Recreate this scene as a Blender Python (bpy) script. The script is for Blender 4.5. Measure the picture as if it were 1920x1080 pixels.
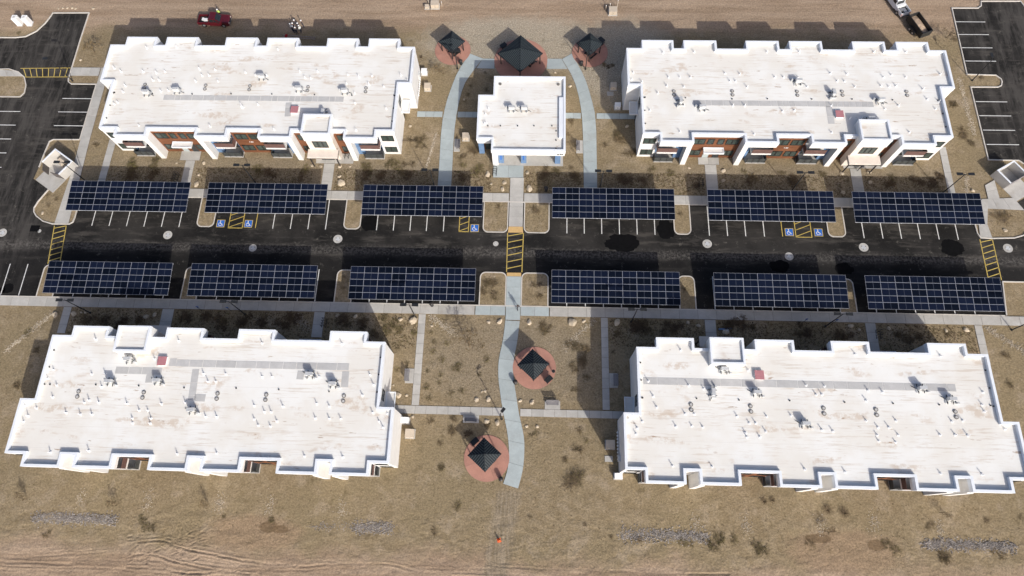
import bpy, bmesh, math, random
from mathutils import Vector, Matrix, Quaternion
random.seed(7)
S = bpy.context.scene
for o in list(bpy.data.objects): bpy.data.objects.remove(o)

# ------------------------------------------------------------------ camera
F_PX, PITCH, ROLL, YAW, CAM_Z = 1240.686, math.radians(69.6608), math.radians(-3.6867), math.radians(5.0780), 94.303
def _rot(a): return Matrix(((math.cos(a), math.sin(a), 0), (-math.sin(a), math.cos(a), 0), (0, 0, 1)))
fw = Vector((0, math.cos(PITCH), -math.sin(PITCH))); rt = Vector((1, 0, 0)); up = rt.cross(fw)
RM = _rot(ROLL) @ Matrix((rt, up, fw)) @ _rot(YAW)
cam = bpy.data.cameras.new('camera'); camo = bpy.data.objects.new('camera', cam); S.collection.objects.link(camo)
r_, u_, f_ = RM[0], RM[1], RM[2]
camo.matrix_world = Matrix(((r_[0], u_[0], -f_[0], 0), (r_[1], u_[1], -f_[1], 0), (r_[2], u_[2], -f_[2], CAM_Z), (0, 0, 0, 1)))
cam.sensor_width = 36; cam.sensor_fit = 'HORIZONTAL'; cam.lens = 36 * F_PX / 1920; cam.clip_start = 1; cam.clip_end = 12000
S.camera = camo

# ------------------------------------------------------------------ world, sun, exposure
SUN_D = Vector((-0.845, 1.50, -1.0)).normalized()
EL = math.asin(-SUN_D.z); AZ = math.atan2(-SUN_D.x, -SUN_D.y)
wd = bpy.data.worlds.new('World'); S.world = wd; wd.use_nodes = True
nt = wd.node_tree; bg = nt.nodes['Background']
sky = nt.nodes.new('ShaderNodeTexSky'); sky.sky_type = 'NISHITA'; sky.sun_disc = False
sky.sun_elevation = EL; sky.sun_rotation = AZ; sky.altitude = 1200; sky.air_density = 0.55; sky.dust_density = 7.0; sky.ozone_density = 0.6
nt.links.new(sky.outputs[0], bg.inputs[0]); bg.inputs[1].default_value = 0.15
sl = bpy.data.lights.new('sun', 'SUN'); sl.energy = 3.25; sl.angle = math.radians(0.55); sl.color = (1.0, 0.96, 0.885)
so = bpy.data.objects.new('sun', sl); S.collection.objects.link(so); so.rotation_euler = SUN_D.to_track_quat('-Z', 'Y').to_euler()
so.location = (60, -100, 80)
S.view_settings.view_transform = 'Standard'; S.view_settings.look = 'None'; S.view_settings.gamma = 1; S.view_settings.exposure = 0.36
S.render.resolution_x = 1024; S.render.resolution_y = 576

# ------------------------------------------------------------------ helpers
COL = S.collection
def tag(o, label=None, cat=None, group=None, kind=None):
    if label: o['label'] = label
    if cat: o['category'] = cat
    if group: o['group'] = group
    if kind: o['kind'] = kind
    return o
def empty(name, loc=(0, 0, 0), rz=0):
    o = bpy.data.objects.new(name, None); COL.objects.link(o); o.location = loc; o.rotation_euler = (0, 0, rz); o.empty_display_size = .3
    return o
def link(name, me, parent=None, loc=(0, 0, 0), rz=0):
    o = bpy.data.objects.new(name, me); COL.objects.link(o); o.parent = parent; o.location = loc; o.rotation_euler = (0, 0, rz)
    return o
def copy_tree(o, parent=None):
    c = o.copy(); COL.objects.link(c); c.parent = parent
    for ch in o.children: copy_tree(ch, c)
    return c
class MB:
    def __init__(s): s.v = []; s.f = []; s.m = []
    def face(s, pts, m=0):
        n = len(s.v); s.v += [tuple(p) for p in pts]; s.f.append(tuple(range(n, n + len(pts)))); s.m.append(m); return s
    def hexa(s, p, m=0, top=None):   # p: 8 corners, bottom ring then top ring (ccw)
        n = len(s.v); s.v += [tuple(q) for q in p]
        for k, q in enumerate(((3, 2, 1, 0), (4, 5, 6, 7), (0, 1, 5, 4), (1, 2, 6, 5), (2, 3, 7, 6), (3, 0, 4, 7))):
            s.f.append(tuple(n + i for i in q)); s.m.append(top if (top is not None and k == 1) else m)
        return s
    def box(s, x0, x1, y0, y1, z0, z1, m=0, top=None):
        return s.hexa([(x0, y0, z0), (x1, y0, z0), (x1, y1, z0), (x0, y1, z0), (x0, y0, z1), (x1, y0, z1), (x1, y1, z1), (x0, y1, z1)], m, top)
    def bar(s, a, b, w, h, m=0):     # box along a->b
        a = Vector(a); b = Vector(b); d = (b - a).normalized()
        sd = d.cross(Vector((0, 0, 1))); sd = Vector((1, 0, 0)) if sd.length < 1e-4 else sd.normalized()
        u = sd.cross(d).normalized(); sd *= w / 2; u *= h / 2
        return s.hexa([a - sd - u, a + sd - u, a + sd + u, a - sd + u, b - sd - u, b + sd - u, b + sd + u, b - sd + u], m)
    def cyl(s, c, r, z0, z1, n=10, m=0, r1=None, top=None):
        r1 = r if r1 is None else r1; k = len(s.v)
        for i in range(n):
            a = 2 * math.pi * i / n; s.v.append((c[0] + r * math.cos(a), c[1] + r * math.sin(a), z0))
        for i in range(n):
            a = 2 * math.pi * i / n; s.v.append((c[0] + r1 * math.cos(a), c[1] + r1 * math.sin(a), z1))
        for i in range(n):
            j = (i + 1) % n; s.f.append((k + i, k + j, k + n + j, k + n + i)); s.m.append(m)
        s.f.append(tuple(k + n + i for i in range(n))); s.m.append(m if top is None else top)
        s.f.append(tuple(k + n - 1 - i for i in range(n))); s.m.append(m)
        return s
    def prism(s, poly, z0, z1, m=0, top=None):
        n = len(poly); k = len(s.v); a = sum(poly[i][0] * poly[(i + 1) % n][1] - poly[(i + 1) % n][0] * poly[i][1] for i in range(n))
        if a < 0: poly = poly[::-1]
        s.v += [(p[0], p[1], z0) for p in poly] + [(p[0], p[1], z1) for p in poly]
        for i in range(n):
            j = (i + 1) % n; s.f.append((k + i, k + j, k + n + j, k + n + i)); s.m.append(m)
        s.f.append(tuple(k + n + i for i in range(n))); s.m.append(m if top is None else top)
        return s
    def mesh(s, name, mats):
        me = bpy.data.meshes.new(name); me.from_pydata(s.v, [], s.f)
        for q in (mats if isinstance(mats, (list, tuple)) else [mats]): me.materials.append(q)
        if any(s.m): me.polygons.foreach_set('material_index', s.m)
        me.update(); return me
    def build(s, name, mats, parent=None, loc=(0, 0, 0), rz=0): return link(name, s.mesh(name, mats), parent, loc, rz)
def struct(o): o['kind'] = 'structure'; return o
def sweep(mb, pts, off0, off1, z0, z1, closed=False, m=0):
    """rectangular profile swept along a 2-D polyline; off = offset to the left of travel"""
    P = [Vector((p[0], p[1])) for p in pts]; n = len(P); L = []; Rr = []
    for i in range(n):
        a = P[i - 1] if (i > 0 or closed) else None; b = P[(i + 1) % n] if (i < n - 1 or closed) else None
        d0 = (P[i] - a).normalized() if a is not None else None; d1 = (b - P[i]).normalized() if b is not None else None
        if d0 is None: d0 = d1
        if d1 is None: d1 = d0
        n0 = Vector((-d0.y, d0.x)); n1 = Vector((-d1.y, d1.x)); nn = (n0 + n1)
        nn = nn.normalized() if nn.length > 1e-4 else n0
        k = 1 / max(.5, nn.dot(n0)); L.append(P[i] + nn * off0 * k); Rr.append(P[i] + nn * off1 * k)
    k = len(mb.v)
    for i in range(n):
        mb.v += [(L[i].x, L[i].y, z0), (L[i].x, L[i].y, z1), (Rr[i].x, Rr[i].y, z1), (Rr[i].x, Rr[i].y, z0)]
    for i in range(n if closed else n - 1):
        a = k + 4 * i; b = k + 4 * ((i + 1) % n)
        for q in range(3): mb.f.append((a + q, a + q + 1, b + q + 1, b + q)); mb.m.append(m)
    if not closed:
        mb.f.append((k + 3, k + 2, k + 1, k)); mb.m.append(m); e = k + 4 * (n - 1); mb.f.append((e, e + 1, e + 2, e + 3)); mb.m.append(m)
    return mb
def smooth(pts, it=2, closed=False):
    for _ in range(it):
        q = [] if closed else [pts[0]]
        for i in range(len(pts) if closed else len(pts) - 1):
            a, b = pts[i], pts[(i + 1) % len(pts)]
            q += [(a[0] * .75 + b[0] * .25, a[1] * .75 + b[1] * .25), (a[0] * .25 + b[0] * .75, a[1] * .25 + b[1] * .75)]
        if not closed: q.append(pts[-1])
        pts = q
    return pts

# ------------------------------------------------------------------ materials
def node_mat(name):
    m = bpy.data.materials.new(name); m.use_nodes = True; t = m.node_tree; return m, t, t.nodes['Principled BSDF']
def N(t, typ, **kw):
    n = t.nodes.new(typ)
    for k, v in kw.items():
        if k in n.inputs: n.inputs[k].default_value = v
        else: setattr(n, k, v)
    return n
def mix(t, fac, a, b, mode='MIX'):
    n = t.nodes.new('ShaderNodeMix'); n.data_type = 'RGBA'; n.blend_type = mode
    for sock, v in ((n.inputs[0], fac), (n.inputs[6], a), (n.inputs[7], b)):
        if hasattr(v, 'is_output'): t.links.new(v, sock)
        else: sock.default_value = v if isinstance(v, (int, float)) else (*v, 1)
    return n.outputs[2]
def math_(t, op, a, b=0.0, c=0.0, clamp=False):
    n = t.nodes.new('ShaderNodeMath'); n.operation = op; n.use_clamp = clamp
    for s, v in zip(n.inputs, (a, b, c)):
        if hasattr(v, 'is_output'): t.links.new(v, s)
        else: s.default_value = v
    return n.outputs[0]
def ramp(t, val, lo, hi, a=0.0, b=1.0):
    n = t.nodes.new('ShaderNodeMapRange'); n.interpolation_type = 'SMOOTHSTEP'; t.links.new(val, n.inputs[0])
    for i, v in zip((1, 2, 3, 4), (lo, hi, a, b)): n.inputs[i].default_value = v
    return n.outputs[0]
def noise(t, co, scale, detail=4, rough=.55, sc=None):
    if sc:
        mp = N(t, 'ShaderNodeMapping'); mp.inputs['Scale'].default_value = sc; t.links.new(co, mp.inputs[0]); co = mp.outputs[0]
    n = N(t, 'ShaderNodeTexNoise', Scale=scale, Detail=detail, Roughness=rough); t.links.new(co, n.inputs['Vector']); return n.outputs[0]
def coords(t, rnd=True):
    tc = N(t, 'ShaderNodeTexCoord'); co = tc.outputs['Object']
    if rnd:
        oi = N(t, 'ShaderNodeObjectInfo'); v = N(t, 'ShaderNodeVectorMath', operation='MULTIPLY_ADD'); cb = N(t, 'ShaderNodeCombineXYZ')
        for i in range(3): t.links.new(oi.outputs['Random'], cb.inputs[i])
        t.links.new(cb.outputs[0], v.inputs[0]); v.inputs[1].default_value = (37, 51, 23); t.links.new(co, v.inputs[2])
        return v.outputs[0], oi.outputs['Random']
    return co, None
def M(name, col, rough=.8, var=.18, scale=1.2, bump=0.0, bscale=30, rnd=0.0, metal=0.0, spec=.3, dirt=None, dirt_amt=.4):
    m, t, b = node_mat(name); co, rn = coords(t)
    n1 = noise(t, co, scale, 6, .6); n2 = noise(t, co, scale * 9, 4, .6)
    f = math_(t, 'ADD', math_(t, 'MULTIPLY', n1, .65), math_(t, 'MULTIPLY', n2, .35))
    f = ramp(t, f, .33, .67)
    dk = tuple(c * (1 - var) for c in col); lt = tuple(min(1, c * (1 + var)) for c in col)
    c = mix(t, f, dk, lt)
    if dirt:
        d = ramp(t, noise(t, co, scale * .7, 7, .68), .5, .72); c = mix(t, math_(t, 'MULTIPLY', d, dirt_amt), c, dirt)
    if rnd:
        k = math_(t, 'MULTIPLY_ADD', rn, 2 * rnd, 1 - rnd); cb = N(t, 'ShaderNodeCombineColor')
        for i in range(3): t.links.new(k, cb.inputs[i])
        c = mix(t, 1.0, c, cb.outputs[0], 'MULTIPLY')
    t.links.new(c, b.inputs['Base Color']); b.inputs['Metallic'].default_value = metal; b.inputs['Specular IOR Level'].default_value = spec
    r = math_(t, 'MULTIPLY_ADD', n2, .2, rough - .1, clamp=True); t.links.new(r, b.inputs['Roughness'])
    if bump:
        bn = N(t, 'ShaderNodeBump', Strength=bump, Distance=.05); t.links.new(noise(t, co, bscale, 5, .65), bn.inputs['Height']); t.links.new(bn.outputs[0], b.inputs['Normal'])
    return m
def ground_mat():
    m, t, b = node_mat('desert_soil'); tc = N(t, 'ShaderNodeTexCoord'); co = tc.outputs['Object']
    sp = N(t, 'ShaderNodeSeparateXYZ'); t.links.new(co, sp.inputs[0]); X, Y = sp.outputs[0], sp.outputs[1]
    wob = math_(t, 'MULTIPLY_ADD', noise(t, co, .12, 5, .6), 9, -4.5); Yw = math_(t, 'ADD', Y, wob)
    big = noise(t, co, .08, 6, .6); med = noise(t, co, .7, 6, .65); fine = noise(t, co, 5.0, 5, .7); grit = noise(t, co, 16, 3, .7)
    c = mix(t, ramp(t, med, .35, .66), (.238, .182, .108), (.300, .236, .150))            # olive tan soil
    c = mix(t, ramp(t, big, .42, .62), c, mix(t, fine, (.222, .172, .10), (.28, .22, .134)))
    pale = ramp(t, noise(t, co, .22, 7, .68), .52, .66); c = mix(t, math_(t, 'MULTIPLY', pale, .6), c, (.355, .285, .20))      # dusty bare patches
    top = ramp(t, Yw, 81.5, 85.5); bot = math_(t, 'SUBTRACT', 1.0, ramp(t, Yw, -5.2, -1.5)); sand = math_(t, 'MAXIMUM', top, bot)
    streak = noise(t, co, .5, 6, .65, sc=(.12, 1.3, 1))
    sc_ = mix(t, ramp(t, streak, .36, .64), (.295, .212, .145), (.40, .298, .212))          # bare pinkish sand
    c = mix(t, math_(t, 'MULTIPLY', sand, .92), c, sc_)
    def ell(cx, cy, rx, ry, soft=.25):
        dx = math_(t, 'MULTIPLY', math_(t, 'SUBTRACT', X, cx), 1 / rx); dy = math_(t, 'MULTIPLY', math_(t, 'SUBTRACT', Y, cy), 1 / ry)
        d = math_(t, 'SQRT', math_(t, 'ADD', math_(t, 'MULTIPLY', dx, dx), math_(t, 'MULTIPLY', dy, dy)))
        d = math_(t, 'ADD', d, math_(t, 'MULTIPLY_ADD', noise(t, co, .45, 5, .6), .7, -.35)); return math_(t, 'SUBTRACT', 1.0, ramp(t, d, 1 - soft, 1 + soft))
    grav = math_(t, 'MAXIMUM', ell(-3, 80.5, 17, 6.0), ell(15, 77, 9, 9)); spk = ramp(t, noise(t, co, 6.5, 2, .5), .4, .62)
    c = mix(t, math_(t, 'MULTIPLY', grav, .85), c, mix(t, spk, (.30, .255, .19), (.47, .41, .32)))   # pale gravel by the shelters
    for e in ((-37, -1.0, 6.5, 2.2), (41.5, -1.2, 7.5, 2.6)):
        c = mix(t, math_(t, 'MULTIPLY', ell(*e), .8), c, (.30, .215, .138))                 # silt fans below the downspouts
    for e in ((-35.0, -.2, 1.3, .7), (38.4, .4, 1.8, .6), (45.8, -.3, 1.2, .7), (-33.3, -.5, 1.1, .5)):
        c = mix(t, math_(t, 'MULTIPLY', ell(*e, .12), .75), c, (.155, .105, .06))              # damp spots
    xc = math_(t, 'ABSOLUTE', math_(t, 'SUBTRACT', X, math_(t, 'MULTIPLY_ADD', Y, .16, -3.4))); xc = math_(t, 'ADD', xc, math_(t, 'MULTIPLY_ADD', noise(t, co, .9, 5, .65), 1.6, -.8))
    trk = math_(t, 'MULTIPLY', math_(t, 'SUBTRACT', 1.0, ramp(t, xc, 1.1, 2.1)), math_(t, 'SUBTRACT', 1.0, ramp(t, Y, 4.8, 5.8))); lines = noise(t, co, 1.6, 5, .7, sc=(2.2, .14, 1))
    c = mix(t, math_(t, 'MULTIPLY', trk, .75), c, mix(t, ramp(t, lines, .38, .62), (.21, .168, .112), (.31, .255, .185)))      # wheel-worn way below the path
    mul = math_(t, 'MAXIMUM', ell(-2.5, 23.5, 13.5, 6.5, .3), math_(t, 'MAXIMUM', ell(-44, 54, 30, 3, .4), ell(40, 54, 28, 3, .4)))
    c = mix(t, math_(t, 'MULTIPLY', mul, .6), c, mix(t, spk, (.21, .168, .115), (.30, .25, .18)))          # stone mulch in the gardens
    gn = math_(t, 'MULTIPLY_ADD', ramp(t, noise(t, co, 3.6, 4, .75), .3, .7), .48, .76); cbn = N(t, 'ShaderNodeCombineColor')
    for i in range(3): t.links.new(gn, cbn.inputs[i])
    c = mix(t, 1.0, c, cbn.outputs[0], 'MULTIPLY')                                                       # coarse grain of the soil
    litter = math_(t, 'MULTIPLY', ramp(t, noise(t, co, .55, 6, .7), .56, .7), math_(t, 'SUBTRACT', 1.0, sand)); c = mix(t, math_(t, 'MULTIPLY', litter, .55), c, (.13, .098, .052))
    peb = math_(t, 'MULTIPLY', ramp(t, noise(t, co, 7.5, 2, .5), .66, .74), .55); c = mix(t, peb, c, (.36, .31, .23))
    drk = math_(t, 'MULTIPLY', ramp(t, grit, .62, .74), .45); c = mix(t, drk, c, (.10, .076, .045))
    t.links.new(c, b.inputs['Base Color']); b.inputs['Roughness'].default_value = .95; b.inputs['Specular IOR Level'].default_value = .1
    h = math_(t, 'ADD', math_(t, 'MULTIPLY', fine, .6), math_(t, 'ADD', math_(t, 'MULTIPLY', med, 1.3), math_(t, 'MULTIPLY', grit, .3)))
    bn = N(t, 'ShaderNodeBump', Strength=.8, Distance=.16); t.links.new(h, bn.inputs['Height']); t.links.new(bn.outputs[0], b.inputs['Normal'])
    return m
def asphalt_mat():
    m, t, b = node_mat('asphalt'); tc = N(t, 'ShaderNodeTexCoord'); co = tc.outputs['Object']
    sp = N(t, 'ShaderNodeSeparateXYZ'); t.links.new(co, sp.inputs[0]); X, Y = sp.outputs[0], sp.outputs[1]
    big = noise(t, co, .13, 6, .62); fine = noise(t, co, 9, 4, .7); st = noise(t, co, .6, 7, .7, sc=(.25, 1.2, 1)); st2 = noise(t, co, .6, 7, .7, sc=(1.3, .22, 1))
    c = mix(t, ramp(t, big, .35, .65), (.0155, .015, .0145), (.037, .0345, .032))
    c = mix(t, math_(t, 'MULTIPLY', ramp(t, st, .5, .66), .65), c, (.085, .077, .068)); side = math_(t, 'MAXIMUM', ramp(t, X, 72, 78), ramp(t, math_(t, 'MULTIPLY', X, -1), 77, 82))
    c = mix(t, math_(t, 'MULTIPLY', math_(t, 'MULTIPLY', ramp(t, st2, .42, .62), side), .75), c, (.078, .072, .066))
    yw = math_(t, 'ADD', Y, math_(t, 'MULTIPLY_ADD', noise(t, co, 1.6, 6, .75), 1.6, -.8))
    band = math_(t, 'MULTIPLY', ramp(t, yw, 39.6, 40.4), math_(t, 'SUBTRACT', 1.0, ramp(t, yw, 40.7, 42.0)))   # scuffed seam between two paving passes
    band = math_(t, 'MULTIPLY', band, ramp(t, noise(t, co, 2.6, 6, .75), .42, .62)); c = mix(t, math_(t, 'MULTIPLY', band, .75), c, (.13, .12, .11))
    newer_shade = math_(t, 'MULTIPLY', math_(t, 'SUBTRACT', 1.0, ramp(t, yw, 39.0, 40.0)), .6); c = mix(t, newer_shade, c, (.013, .0128, .013))  # newer blacker paving south of the seam, mostly shadow painted into the colour
    dust = ramp(t, noise(t, co, .9, 8, .78), .565, .70); c = mix(t, math_(t, 'MULTIPLY', dust, .75), c, (.15, .138, .12))
    gr = math_(t, 'MULTIPLY', ramp(t, fine, .58, .74), .4); c = mix(t, gr, c, (.09, .088, .084))
    t.links.new(c, b.inputs['Base Color']); b.inputs['Roughness'].default_value = .9; b.inputs['Specular IOR Level'].default_value = .06
    bn = N(t, 'ShaderNodeBump', Strength=.5, Distance=.03); t.links.new(fine, bn.inputs['Height']); t.links.new(bn.outputs[0], b.inputs['Normal'])
    return m
def roof_mat():
    m, t, b = node_mat('white_roof_membrane'); co, rn = coords(t)
    c = mix(t, ramp(t, noise(t, co, .16, 5, .6), .38, .62), (.765, .76, .728), (.715, .69, .635))
    st = noise(t, co, 1.5, 6, .7, sc=(.16, 2.2, 1)); big = noise(t, co, .22, 4, .55)
    f = math_(t, 'MULTIPLY', ramp(t, st, .51, .64), ramp(t, big, .36, .6)); c = mix(t, math_(t, 'MULTIPLY', f, .55), c, (.52, .43, .34))      # dusty streaks
    pd = math_(t, 'MULTIPLY', ramp(t, noise(t, co, .33, 3, .5, sc=(.55, 1.6, 1)), .57, .68), ramp(t, noise(t, co, 1.1, 6, .7), .42, .58)); c = mix(t, math_(t, 'MULTIPLY', pd, .6), c, (.52, .41, .31))
    s2 = math_(t, 'MULTIPLY', ramp(t, noise(t, co, .8, 5, .6, sc=(.45, 2.0, 1)), .655, .72), 1.0); c = mix(t, math_(t, 'MULTIPLY', s2, .8), c, (.33, .22, .14))
    sp = N(t, 'ShaderNodeSeparateXYZ'); tc = N(t, 'ShaderNodeTexCoord'); t.links.new(tc.outputs['Object'], sp.inputs[0])
    seam = math_(t, 'LESS_THAN', math_(t, 'ABSOLUTE', math_(t, 'SUBTRACT', math_(t, 'FRACT', math_(t, 'MULTIPLY', sp.outputs[1], 1 / 2.9)), .5)), .012)
    c = mix(t, math_(t, 'MULTIPLY', seam, .35), c, (.60, .57, .53)); t.links.new(c, b.inputs['Base Color']); b.inputs['Roughness'].default_value = .75; b.inputs['Specular IOR Level'].default_value = .2
    bn = N(t, 'ShaderNodeBump', Strength=.12, Distance=.05); t.links.new(noise(t, co, 2, 4), bn.inputs['Height']); t.links.new(bn.outputs[0], b.inputs['Normal'])
    return m
def cell_mat():
    m, t, b = node_mat('solar_cells'); co, rn = coords(t)
    k = ramp(t, rn, 0, 1); c = mix(t, k, (.002, .0038, .009), (.0058, .0095, .024))
    br = N(t, 'ShaderNodeTexBrick', Scale=1.0); br.offset = 0; br.inputs['Brick Width'].default_value = .167; br.inputs['Row Height'].default_value = .167; br.inputs['Mortar Size'].default_value = .004
    tc = N(t, 'ShaderNodeTexCoord'); t.links.new(tc.outputs['Object'], br.inputs[0]); c = mix(t, math_(t, 'MULTIPLY', br.outputs['Fac'], .25), c, (.02, .024, .045))
    t.links.new(c, b.inputs['Base Color']); b.inputs['Roughness'].default_value = .3; b.inputs['Specular IOR Level'].default_value = .14
    return m
def siding_mat(name, a, bcol):
    m, t, b = node_mat(name); tc = N(t, 'ShaderNodeTexCoord'); sp = N(t, 'ShaderNodeSeparateXYZ'); t.links.new(tc.outputs['Object'], sp.inputs[0])
    c = mix(t, ramp(t, noise(t, tc.outputs['Object'], 1.1, 6, .65, sc=(.4, .4, 3)), .35, .65), a, bcol)
    ln = math_(t, 'LESS_THAN', math_(t, 'FRACT', math_(t, 'MULTIPLY', sp.outputs[2], 5)), .1); c = mix(t, math_(t, 'MULTIPLY', ln, .5), c, tuple(x * .3 for x in a))
    t.links.new(c, b.inputs['Base Color']); b.inputs['Roughness'].default_value = .7; b.inputs['Specular IOR Level'].default_value = .2; return m
G = {}
G['soil'] = ground_mat(); G['asphalt'] = asphalt_mat(); G['roof'] = roof_mat(); G['cells'] = cell_mat()
G['stucco'] = M('white_stucco', (.70, .69, .665), .85, .05, .8, .15, 25, dirt=(.55, .50, .44), dirt_amt=.18)
G['cap'] = M('white_parapet_cap', (.73, .76, .795), .6, .05, .6)
G['cream'] = M('cream_stucco', (.66, .59, .52), .85, .07, .8, .15, 25)
G['siding'] = siding_mat('rust_brown_siding', (.135, .054, .027), (.195, .083, .042)); G['bluewall'] = M('blue_stucco', (.125, .205, .34), .8, .1, 1.0)
G['brownpanel'] = M('brown_balcony_screen', (.13, .075, .065), .7, .15, 2); G['darkpanel'] = M('dark_patio_screen', (.055, .06, .06), .7, .2, 2)
G['black'] = M('black_metal', (.02, .021, .022), .45, .25, 3, spec=.4); G['bronze'] = M('dark_bronze_metal', (.035, .03, .028), .5, .2, 3, spec=.4)
G['glass'] = M('window_glass', (.045, .062, .056), .12, .35, .5, spec=.5); G['dglass'] = M('dark_glass', (.02, .024, .026), .1, .2, .5, spec=.6)
G['concrete'] = M('concrete_walk', (.44, .425, .395), .9, .10, .7, .2, 25, rnd=.07, dirt=(.30, .265, .22), dirt_amt=.4)
G['bluecrete'] = M('pale_blue_grey_concrete', (.375, .42, .42), .9, .09, .6, .2, 25, rnd=.06, dirt=(.27, .265, .25), dirt_amt=.4)
G['joint'] = M('walk_joint', (.17, .15, .125), .95, .15, 2); G['kerb'] = M('kerb_concrete', (.56, .525, .475), .9, .10, 1.2, .2, 25, dirt=(.36, .31, .25), dirt_amt=.4)
G['redslab'] = M('red_dyed_concrete', (.40, .205, .155), .85, .12, .55, .15, 25, rnd=.05, dirt=(.33, .21, .165), dirt_amt=.5)
G['white'] = M('white_road_paint', (.66, .655, .64), .8, .14, 3, dirt=(.3, .29, .28), dirt_amt=.5); G['yellow'] = M('yellow_road_paint', (.52, .385, .10), .8, .16, 3, dirt=(.2, .17, .1), dirt_amt=.6)
G['blue'] = M('blue_road_paint', (.02, .13, .50), .75, .12, 3); G['patch'] = M('fresh_black_sealer', (.0065, .0065, .007), .9, .2, 2, spec=.04)
G['alu'] = M('aluminium_frame', (.33, .345, .39), .45, .08, 2, metal=.15, spec=.5); G['busbar'] = M('panel_centre_gap', (.07, .08, .11), .5, .05, 2); G['steel'] = M('white_painted_steel', (.52, .53, .55), .5, .1, 1.5)
G['metalroof'] = M('dark_standing_seam_roof', (.014, .019, .023), .6, .12, 1, spec=.15); G['rib'] = M('sun_lightened_rib', (.048, .060, .067), .55, .1, 2, metal=.0, spec=.2)  # ribs lighter than the roof: sun on their sides put into the colour
G['pad'] = M('grey_roof_walk_pad', (.47, .465, .455), .9, .08, 1.0, .2, 40, rnd=.05); G['pvc'] = M('white_vent_pipe', (.78, .78, .77), .6, .06, 2)
G['ac'] = M('light_grey_sheet_metal', (.55, .56, .56), .5, .1, 2, metal=.2); G['ring'] = M('dark_drain_grate', (.17, .16, .145), .8, .3, 6); G['hatch'] = M('faded_red_hatch', (.42, .185, .20), .7, .1, 2)
G['tanbox'] = M('tan_painted_steel', (.53, .45, .355), .6, .08, 1.5, dirt=(.4, .32, .24), dirt_amt=.4); G['whitebox'] = M('white_enamel', (.8, .8, .79), .45, .05, 1.5)
G['rock'] = M('pale_buff_rock', (.46, .385, .285), .95, .22, 1.6, .6, 6, rnd=.15); G['gravel_l'] = M('pale_grey_gravel', (.345, .315, .285), .95, .2, 1.2); G['gravel_d'] = M('dark_grey_gravel', (.185, .165, .15), .95, .2, 1.2); G['gravel'] = M('purple_grey_gravel', (.255, .228, .205), .95, .3, 1.2, rnd=.1); G['gravel2'] = M('buff_gravel', (.42, .36, .28), .95, .3, 1.2)
G['twig'] = M('dry_twigs', (.15, .11, .068), .95, .3, 2, rnd=.2); G['leafg'] = M('olive_leaves', (.14, .118, .05), .85, .35, 2, rnd=.25); G['leafb'] = M('dry_brown_leaves', (.175, .128, .065), .9, .35, 2, rnd=.25); G['leafd'] = M('dark_russet_leaves', (.115, .077, .046), .9, .35, 2, rnd=.25)
G['leafy'] = M('yellow_green_leaves', (.20, .185, .05), .85, .3, 2, rnd=.2)
G['red'] = M('dark_red_car_paint', (.085, .007, .012), .3, .08, 1, spec=.6); G['wpaint'] = M('white_car_paint', (.74, .75, .76), .3, .04, 1, spec=.6); G['tyre'] = M('tyre_rubber', (.016, .016, .016), .85, .2, 4); G['rim'] = M('alloy_rim', (.4, .4, .41), .4, .1, 4, metal=.6)
G['chrome'] = M('chrome_trim', (.6, .6, .6), .25, .1, 3, metal=.9); G['lamp'] = M('lamp_lens', (.6, .55, .45), .3, .1, 4); G['redlens'] = M('red_lens', (.35, .01, .01), .3, .1, 4)
G['sand'] = M('heaped_sand', (.44, .33, .235), .95, .15, 1.2, .6, 8); G['skin'] = M('skin', (.33, .2, .14), .7, .1, 6); G['hivis'] = M('lime_safety_vest', (.5, .68, .16), .8, .1, 6); G['hivisw'] = M('pale_safety_vest', (.7, .72, .68), .8, .1, 6)
G['denim'] = M('dark_trousers', (.03, .035, .055), .9, .2, 6); G['shirt'] = M('dark_shirt', (.05, .05, .06), .9, .2, 6); G['helmet'] = M('white_hard_hat', (.8, .8, .79), .4, .04, 6); G['hair'] = M('dark_hair', (.02, .015, .012), .8, .2, 8)
G['orange'] = M('orange_plastic', (.75, .12, .03), .6, .1, 6); G['slatgrey'] = M('grey_bench_slat', (.21, .20, .205), .7, .12, 4, rnd=.06); G['block'] = M('pale_block_wall', (.46, .44, .41), .9, .08, 1.0, .2, 20); G['gate'] = M('grey_brown_gate', (.10, .088, .082), .6, .15, 2)
G['ladder'] = M('weathered_fibreglass', (.32, .28, .26), .7, .2, 4); G['pave_yellow'] = M('yellow_tactile_pad', (.56, .37, .16), .85, .1, 3)

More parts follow.
